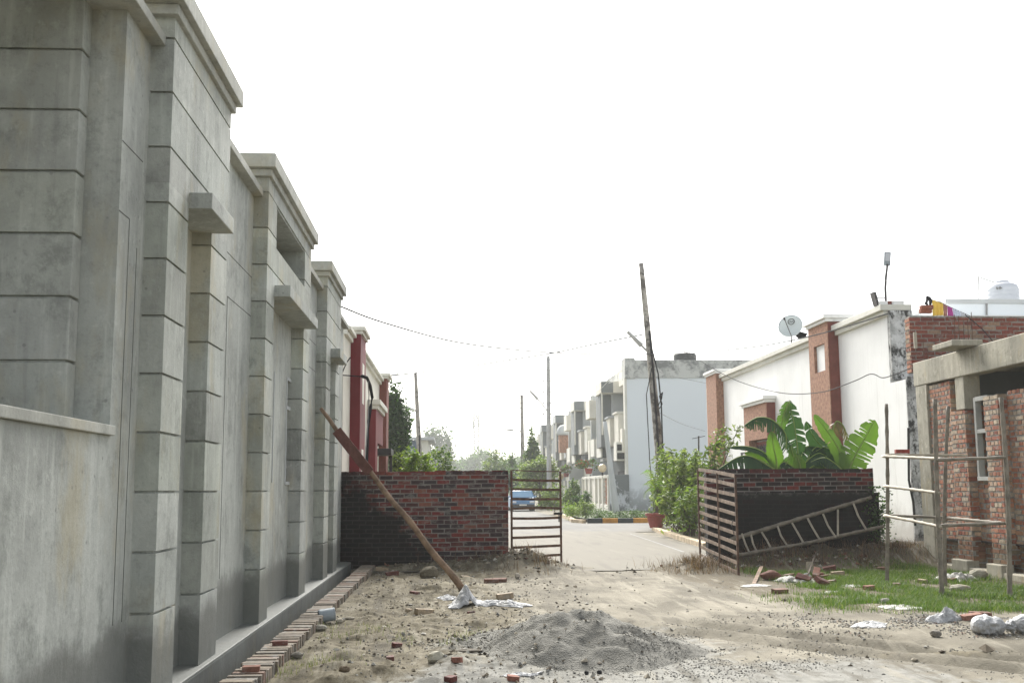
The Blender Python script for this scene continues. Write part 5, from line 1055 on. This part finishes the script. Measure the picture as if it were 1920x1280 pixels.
x, y = scatter(60000,1.2,8,7,14,frut,29); S3 = stones(x,y,np.random.default_rng(6).uniform(.003,.009,len(x)),[(.14,.14,.13),(.22,.21,.19),(.10,.10,.09),(.30,.29,.26)],30)
S1 = (np.concatenate([S1[0],S3[0]]), np.concatenate([S1[1],S3[1]+len(S1[0])]), np.concatenate([S1[2],S3[2]]))
V = np.concatenate([S1[0],S2[0]]); F = np.concatenate([S1[1],S2[1]+len(S1[0])]); o = npmesh('gravel', V, F, MAT['stone'], np.concatenate([S1[2],S2[2]])); tag(o, 'loose grey gravel stones scattered over the heap and roadside', 'gravel', kind='stuff')
fl = lambda x, y: np.clip((1-sst(.8,2.2,x))*(.35+.8*sst(.05,.4,fbm(x,y,1.3,3,115))) + .05,0,1)*(x > -1.4)
x, y = scatter(20000,-1.4,4.5,7,21,fl,25); sz = np.random.default_rng(4).exponential(.0062,len(x))+.003; S1 = stones(x,y,np.clip(sz,.004,.032),EARTH+GREY[:2],26)
fb = lambda x, y: np.clip(mound(x,y,5.9,9.95,1.2,.16)+mound(x,y,1.3,20.9,.6,.6)+.7*mound(x,y,.2,21.1,1.2,.4)+.6*mound(x,y,6.5,20.6,1.6,.6),0,1)
x, y = scatter(9000,-1.4,9,9.4,21.45,fb,27); S2 = stones(x,y,np.random.default_rng(5).uniform(.012,.06,len(x)),EARTH+[(.17,.085,.06)],28)
V = np.concatenate([S1[0],S2[0]]); F = np.concatenate([S1[1],S2[1]+len(S1[0])]); o = npmesh('rubble', V, F, MAT['stone'], np.concatenate([S1[2],S2[2]])); tag(o, 'small stones and clods strewn over the bare earth', 'rubble', kind='stuff')
def gp(px, py, lift=0):
    """Ground point under a pixel (heap included)."""
    z = 0.
    for _ in range(6):
        q = at(px, py, Z=z); z = float(surf(np.array([q[0]]), np.array([q[1]]))[0])
    return np.array((q[0], q[1], z+lift))
# ------------------------------------------------------------------ loose bricks
def brickmesh(c, L=.225, W=.11, T=.072, broken=False, seed=0, frog=False):
    r = random.Random(seed); bm_ = MB(); n = 4; V = []; 
    pts = [(-L/2,-W/2),(L/2,-W/2),(L/2,W/2),(-L/2,W/2)]
    if broken: pts = [(-L/2,-W/2),(L*.12,-W/2),(L*.2,-W*.1),(L*.08,W*.2),(L*.02,W/2),(-L/2,W/2)]
    k = len(pts); V = [(a+r.uniform(-.004,.004), b+r.uniform(-.004,.004), z+r.uniform(-.003,.003)) for z in (0,T) for a, b in pts]
    bm_.add(V, [tuple(range(k-1,-1,-1)), tuple(k+i for i in range(k))]+[(i,(i+1)%k,k+(i+1)%k,k+i) for i in range(k)], c)
    if frog: bm_.box(-L*.33, L*.33, -W*.28, W*.28, T, T+.0015, tuple(q*.62 for q in c))
    return bm_
proto = {}
def lbrick(px, py, kind, label, rz=0, rx=0, ry=0, lift=0, sc=1, group='loose bricks', name=None):
    c, br = {'red':((.15,.062,.05),0),'orange':((.25,.125,.09),0),'tan':((.38,.30,.21),0),'pale':((.42,.36,.28),0),'brown':((.17,.09,.065),0),'redbit':((.135,.05,.042),1),'orangebit':((.24,.105,.075),1),'tanbit':((.34,.27,.19),1),'brownbit':((.16,.09,.065),1)}[kind]
    if kind not in proto:
        o = brickmesh(c, broken=br, seed=len(proto), frog=kind in ('red','tan')).build('broken_brick' if br else 'loose_brick', MAT['brick_loose'], bevel=.005); proto[kind] = o
    else: o = proto[kind].copy(); col.objects.link(o)
    p = gp(px, py); o.location = p + np.array((0,0,lift-.008)); o.rotation_euler = (rx, ry, rz); o.scale = ((.62 if (py > 1140 and 'bit' in kind) else sc),)*3; tag(o, label, 'brick', group); return o
LB = [(795,1147,'tan','whole pale brick on the bare soil left of the pole foot',.5),(768,1150,'tanbit','broken brick piece touching the pale whole brick',1.2),(947,1121,'tan','tan brick with a red frog right of the pole foot',.25),
 (772,1114,'redbit','red half brick on soil halfway up to the brick wall',2.4),(748,1210,'redbit','small red brick bit in the left foreground soil',.4),(731,1236,'redbit','crumbled red brick lying left of the grey lump',1.7),(851,1240,'orangebit','flat orange brick bit touching the grey concrete lump',2.9),
 (887,1150,'redbit','red brick bit just below the white rag',.2),(1089,1158,'orangebit','orange brick bit near the top of the gravel heap',.6),(1141,1166,'redbit','red brick bit on the right shoulder of the heap',1.9),(967,1275,'orangebit','orange brick bit at the bottom edge in front of the heap',.1),
 (849,1277,'redbit','dark red brick piece cut by the bottom edge of the view',.9),(735,1068,'red','red brick standing by the end of the brick edging',.4),(716,1070,'tan','tan brick flat beside the end of the edging',-.2),(921,1092,'brown','brown brick in the dead weeds by the wall end',.1),(937,1091,'brown','second brown brick nearer the gate mound',-.3),(876,1086,'tanbit','pale brick bit under the leaning pole',.3),
 (1519,1076,'pale','pale brick on end in the rubble by the wide gate',1.3),(1537,1053,'red','red brick tilted at the top of the rubble by the gate',.5),(1556,1070,'red','red brick with a deep frog right of the pale one',-.35),(1538,1083,'orange','orange brick with its end towards the road',1.45),(1560,1055,'brownbit','brown brick bit behind the rubble bricks',.8),
 (1478,1083,'brown','brown brick half buried left of the rubble bricks',.6),(1505,1060,'red','red brick at the back left of the rubble pile',-.6),(1530,1063,'orange','orange brick leaning in the middle of the rubble pile',1.1),(1570,1066,'tan','tan brick at the right end of the rubble pile',.15),(1550,1084,'brownbit','brown bit in front of the rubble bricks',.3),(1490,1047,'brownbit','brown bit on the dry bank above the dead branch',.9),(1572,1040,'brown','brown brick on the bank left of the bundled sack',.2),(1655,1046,'brownbit','brown bit on the bank close to the first scaffold pole',-.8),(1460,1058,'brown','brown brick on the bank behind the wide gate leaf',.4),
 (1604,1036,'red','leftmost of the red bricks on the bank by the wall end',.1),(1622,1036,'redbit','middle red brick bit on the bank by the wall end',-.4),(1641,1035,'orangebit','rightmost orange brick bit on the bank',.7),
 (1822,1162,'orange','orange brick lying right of the crumpled white sack',.1),(1838,1157,'brown','brown brick against the filled sack',-.2),(1634,1105,'orangebit','brick bit in the grass left of the scaffold',.3),(1682,1100,'brownbit','brown brick bit in the grass between scaffold poles',1.0),(1788,1090,'brownbit','brown brick bit in front of the plastic heap by the foundation',.5),(1725,1092,'tanbit','pale brick bit in the grass by the middle scaffold pole',2.0)]
for i, (px, py, kd, lb, rz) in enumerate(LB):
    tilt = {17:(0,-1.35,.10),18:(.5,.3,.07),19:(.15,-.2,.05),20:(-.2,.1,.02),23:(.5,.25,.05),24:(.2,-.5,.08)}.get(i)
    lbrick(px, py, kd, lb, rz, *( (tilt[0], tilt[1], tilt[2]) if tilt else (rnd.uniform(-.12,.12), rnd.uniform(-.12,.12), 0)))
for px, Yb, lb, kd in [(492,8.95,'orange brick lying on the brick edging in the foreground','orange'),(543,10.4,'red brick lying on the brick edging further back','red')]:
    o = proto[kd].copy(); col.objects.link(o); o.location = (-1.58,Yb,.098); o.scale = (.6,.85,.6); o.rotation_euler = (0,0,.1); tag(o, lb, 'brick', 'loose bricks')
def lump(name, label, cat, px, py, size, m, seed, tint=(1,1,1), lift=-.2):
    """Irregular lump: a distorted ball with facets."""
    r = np.random.default_rng(seed); p = gp(px, py); V = []; F = []; n, k = 12, 7
    for j in range(k+1):
        for i in range(n):
            a, b = 2*math.pi*i/n, math.pi*j/k - math.pi/2; d = np.array((math.cos(a)*math.cos(b), math.sin(a)*math.cos(b), math.sin(b))); f = 1 + .35*float(fbm(np.array([d[0]*1.3+seed]), np.array([d[1]*1.3+d[2]*2]), 1.2, 3, seed)[0])
            V.append(p + d*f*np.array(size) + np.array((0,0,size[2]*(1+lift))))
    for j in range(k):
        for i in range(n): F.append((j*n+i, j*n+(i+1)%n, (j+1)*n+(i+1)%n, (j+1)*n+i))
    mb = MB(); mb.add(V, F, tint); o = mb.build(name, m, base=p); return tag(o, label, cat)
lump('concrete_lump','rounded grey concrete lump in the foreground beside an orange brick bit','concrete lump',819,1238,(.085,.06,.05),MAT['concrete_raw'],3)
lump('stone','flat dark stone slab left of the gravel heap','stone',879,1222,(.12,.04,.018),MAT['stone'],4,(.17,.15,.12)); lump('clay_lump','brown rounded clay lump by the foot of the wide gate','clay lump',1446,1086,(.18,.11,.085),MAT['stone'],5,(.16,.075,.055))
lump('earth_clod','dark clod of earth and debris under the leaning pole','clod',805,1070,(.17,.12,.12),MAT['stone'],6,(.15,.13,.09)); lump('stone','pale stone on the dry mound beside the narrow gate','stone',970,1086,(.05,.04,.05),MAT['stone'],7,(.42,.38,.32))
lump('stone','pale stone under the fallen grey can','stone',601,1180,(.07,.05,.03),MAT['stone'],8,(.34,.32,.27)); lump('stone','pale stone right of the fallen grey can','stone',636,1168,(.045,.04,.035),MAT['stone'],9,(.42,.38,.30)); lump('stone','flat pale stone beyond the fallen can','stone',654,1161,(.075,.03,.02),MAT['stone'],10,(.40,.36,.29))
lump('stone','brown stone at the left foreground near the edging','stone',645,1246,(.05,.035,.03),MAT['stone'],12,(.16,.12,.08)); lump('stone','grey stone by the can and brick edging foot','stone',556,1232,(.06,.03,.03),MAT['stone'],13,(.27,.25,.21)); lump('stone','tiny black stone in front of the gravel heap','stone',1100,1264,(.02,.02,.018),MAT['stone'],14,(.03,.03,.03)); lump('stone','small black stone pair right of the first black stone','stone',1124,1263,(.022,.016,.018),MAT['stone'],15,(.03,.03,.03))
lump('stone','grey stone in the gravel at the right roadside','stone',1755,1193,(.06,.05,.04),MAT['stone'],16,(.22,.20,.17)); lump('stone','grey stone near the bright sacks by the grass edge','stone',1660,1130,(.06,.045,.035),MAT['stone'],18,(.36,.34,.30))
lump('rubble_block','grey rubble block at the foot of the brick building','rubble',1835,1085,(.17,.12,.09),MAT['concrete_raw'],19); lump('rubble_block','mossy pale block in the grass before the plastic heap','rubble',1800,1107,(.16,.09,.05),MAT['concrete_raw'],20)
# fallen can, timber offcut, twigs
q = gp(612,1166); t = thing('fallen_can', 'blue grey can lying on its side against the brick edging', 'can', q); ax = unit(np.array((1,.25,.12))); sx = unit(np.cross((0,0,1),ax)); A3c = np.stack([sx, np.cross(ax,sx), ax],1); o_ = q+np.array((-.09,0,.078))
mb = MB(); mb.lathe(o_, [(.068,0),(.072,.004),(.075,.02),(.074,.17),(.076,.175),(.076,.185),(.07,.187)], 24, axis=A3c); b = mb.build('body', MAT['plastic'], t, smooth=False); mb = MB(); mb.lathe(o_-ax*.002, [(.062,0),(.062,.001)], 20, axis=A3c); mb.build('opening', MAT['dark'], b)
mb = MB(); a, b = gp(1410,1094), at(1425,1061,Y=19.3); mb.obox(a, b-a, (.06,0,0), (0,.03,0)); tag(mb.build('timber_offcut', MAT['wood'], base=a, bevel=.004), 'grey timber offcut propped on the rubble by the gate', 'timber')
mb = MB(); pts = [gp(1490,1062), gp(1515,1050)+(0,0,.08), at(1530,1035,Y=20.6), at(1540,1028,Y=20.8)]; mb.tube(pts, [.02,.016,.012,.006], 6); tag(mb.build('dead_branch', MAT['trunk'], base=pts[0]), 'dead curved branch rising from the rubble bank', 'branch')
# ------------------------------------------------------------------ sacks and rags
def rag(label, px, py, w_, d_, h_, seed, m='sack', rz=0, name='crumpled_sack', cat='sack', group='white sacks on the plot', peak=None):
    """Crumpled cloth: an irregular outline with sharp folds, lying on the ground."""
    p = gp(px, py); n, k = 44, 16; V = []; F = []; r = np.random.default_rng(seed); ph = r.uniform(0,6.28,6)
    for j in range(k+1):
        f = j/k
        for i in range(n):
            a = 2*math.pi*i/n; R = 1 + .22*math.sin(2*a+ph[0]) + .14*math.sin(3*a+ph[1]) + .10*math.sin(7*a+ph[2]) + .07*math.sin(11*a+ph[3])
            x, y = math.cos(a)*R*f*w_/2, math.sin(a)*R*f*d_/2; V.append((x, y))
    V = np.array(V); u, v = V[:,0]/w_*4+seed, V[:,1]/d_*4; rid = 1-2*np.abs(fbm(u,v,.9,4,seed)); fold = 1-2*np.abs(fbm(u+5,v*2,1.3,3,seed+1))
    edge = np.clip(1-(np.arange(len(V))//n)/k, 0, 1); z = h_*(.35*rid+.35*fold)*(.3+.7*np.sqrt(edge)) + h_*.35*np.sqrt(edge)
    if peak: z += peak*np.exp(-((V[:,0]/w_)/.24)**2-((V[:,1]/d_)/.34)**2)
    z = np.maximum(z - .25*h_, .0) + .006; c, s = math.cos(rz), math.sin(rz); X = V[:,0]*c-V[:,1]*s; Y = V[:,0]*s+V[:,1]*c
    W = np.stack([X+p[0], Y+p[1], z + surf(X+p[0], Y+p[1])],1)
    for j in range(k):
        for i in range(n): F.append((j*n+i,(j+1)*n+i,(j+1)*n+(i+1)%n,j*n+(i+1)%n))
    o = npmesh(name, W, np.array(F), MAT[m], base=p, smooth=True); s_ = o.modifiers.new('solid','SOLIDIFY'); s_.thickness = .004; return tag(o, label, cat, group)
rag('white rag heaped in a peak round the foot of the leaning pole',872,1133,.42,.5,.10,3,peak=.20); rag('crumpled white rag left of the pole foot',838,1124,.30,.3,.11,5); rag('long twisted white rag stretching right of the pole foot',945,1134,.62,.35,.10,8,rz=.1)
rag('crumpled empty white sack on the gravel left of the loose bricks',1775,1164,.42,.30,.20,11); rag('flat torn white sack lying on the dirt track',1632,1172,.42,.34,.07,13); rag('flat pale sheet at the grass edge above the gravel',1690,1139,.55,.42,.05,15,m='sackdirty')
rag('white bundled sack on the bank before the mouldy wall',1590,1030,.46,.3,.16,17); rag('dirty cream sheet crumpled among the rubble bricks',1495,1090,.55,.55,.15,19,m='sackdirty'); rag('torn pale paper strips beside the foot of the wide gate',1416,1098,.5,.3,.035,21,m='sackdirty')
rag('small white scrap between the rubble bricks',1513,1080,.22,.2,.08,23); rag('grey plastic sheet heaped at the foot of the brick building',1795,1088,.6,.5,.22,25,m='sackdirty'); rag('small white scrap in the grass right of the rubble bricks',1598,1098,.34,.3,.03,27,m='sackdirty'); rag('pale scrap half sunk in the grass further right',1560,1112,.3,.25,.06,29,m='sackdirty'); rag('thin white plastic strip on the left foot of the heap',975,1235,.4,.08,.03,31,rz=.5); rag('white rag caught behind the wide gate by the ladder foot',1366,1040,.5,.3,.12,33)
def fullsack(label, px, py, size, rz, seed):
    """Filled sack lying on its side, tied at one end with a ruffled neck."""
    p = gp(px, py); t = thing('filled_sack', label, 'sack', p, 'filled sacks'); c, s = math.cos(rz), math.sin(rz)
    def body(u0, u1, rad, n=56, k=40, wr=.03):
        V = []; F = []
        for j in range(k+1):
            f = j/k; u = u0+(u1-u0)*f; rr = rad(f)
            for i in range(n):
                a = 2*math.pi*i/n; q = 1 + wr*math.sin(5*a+3*f+seed) + wr*.7*math.sin(9*a-7*f) + wr*math.sin(14*f+2*a) + .16*f**1.5*(abs(math.sin(6.5*a+seed+2*f))-.5) - .07*abs(math.sin(9*f+1.5*math.sin(2*a+seed))) + .15*float(fbm(np.array([a*1.1+seed*7]),np.array([f*5.]),.8,2,seed+3)[0]) + .20*(.75-2*abs(float(fbm(np.array([a*1.3+seed*3+f*1.5]),np.array([f*4.2-a*.3]),1.0,4,seed+9)[0])))
                x, y, z = u*size[0], math.cos(a)*rr*q*size[1], math.sin(a)*rr*q*size[2]; z = max(z, -.82*size[2]) + .82*size[2]; V.append((p[0]+x*c-y*s, p[1]+x*s+y*c, p[2]+z))
        for j in range(k):
            for i in range(n): F.append((j*n+i,j*n+(i+1)%n,(j+1)*n+(i+1)%n,(j+1)*n+i))
        F.append(tuple(range(n-1,-1,-1))); F.append(tuple(k*n+i for i in range(n))); mb = MB(); mb.add(V,F); return mb
    body(-1,.75,lambda f: max(.05, 1-abs(2*min(1,.02+.95*f)-1)**3.2)**.5*(1-.25*f*f)).build('body', MAT['sack'], t, smooth=True); body(.72,1.2,lambda f: .22+.42*f, wr=.16, k=8).build('neck', MAT['sack'], t, smooth=True)
fullsack('plump filled white sack with its tied neck towards the right',1858,1187,(.185,.125,.10),-.2,1); fullsack('second filled white sack at the right edge behind the plump one',1938,1176,(.21,.13,.105),.3,4)
# ================================================================== haze
hm = bpy.data.materials.new('haze_air'); hm.use_nodes = True; ht = hm.node_tree; ht.nodes.clear(); pv = ht.nodes.new('ShaderNodeVolumePrincipled'); mo = ht.nodes.new('ShaderNodeOutputMaterial'); ht.links.new(pv.outputs[0], mo.inputs['Volume'])
pv.inputs['Color'].default_value = (.94,.96,.95,1); pv.inputs['Density'].default_value = .0007; pv.inputs['Anisotropy'].default_value = .1
mb = MB(); mb.box(-760,760,-90,830,-1.5,40); hz = mb.build('haze', hm); tag(hz, None, None, kind='stuff')
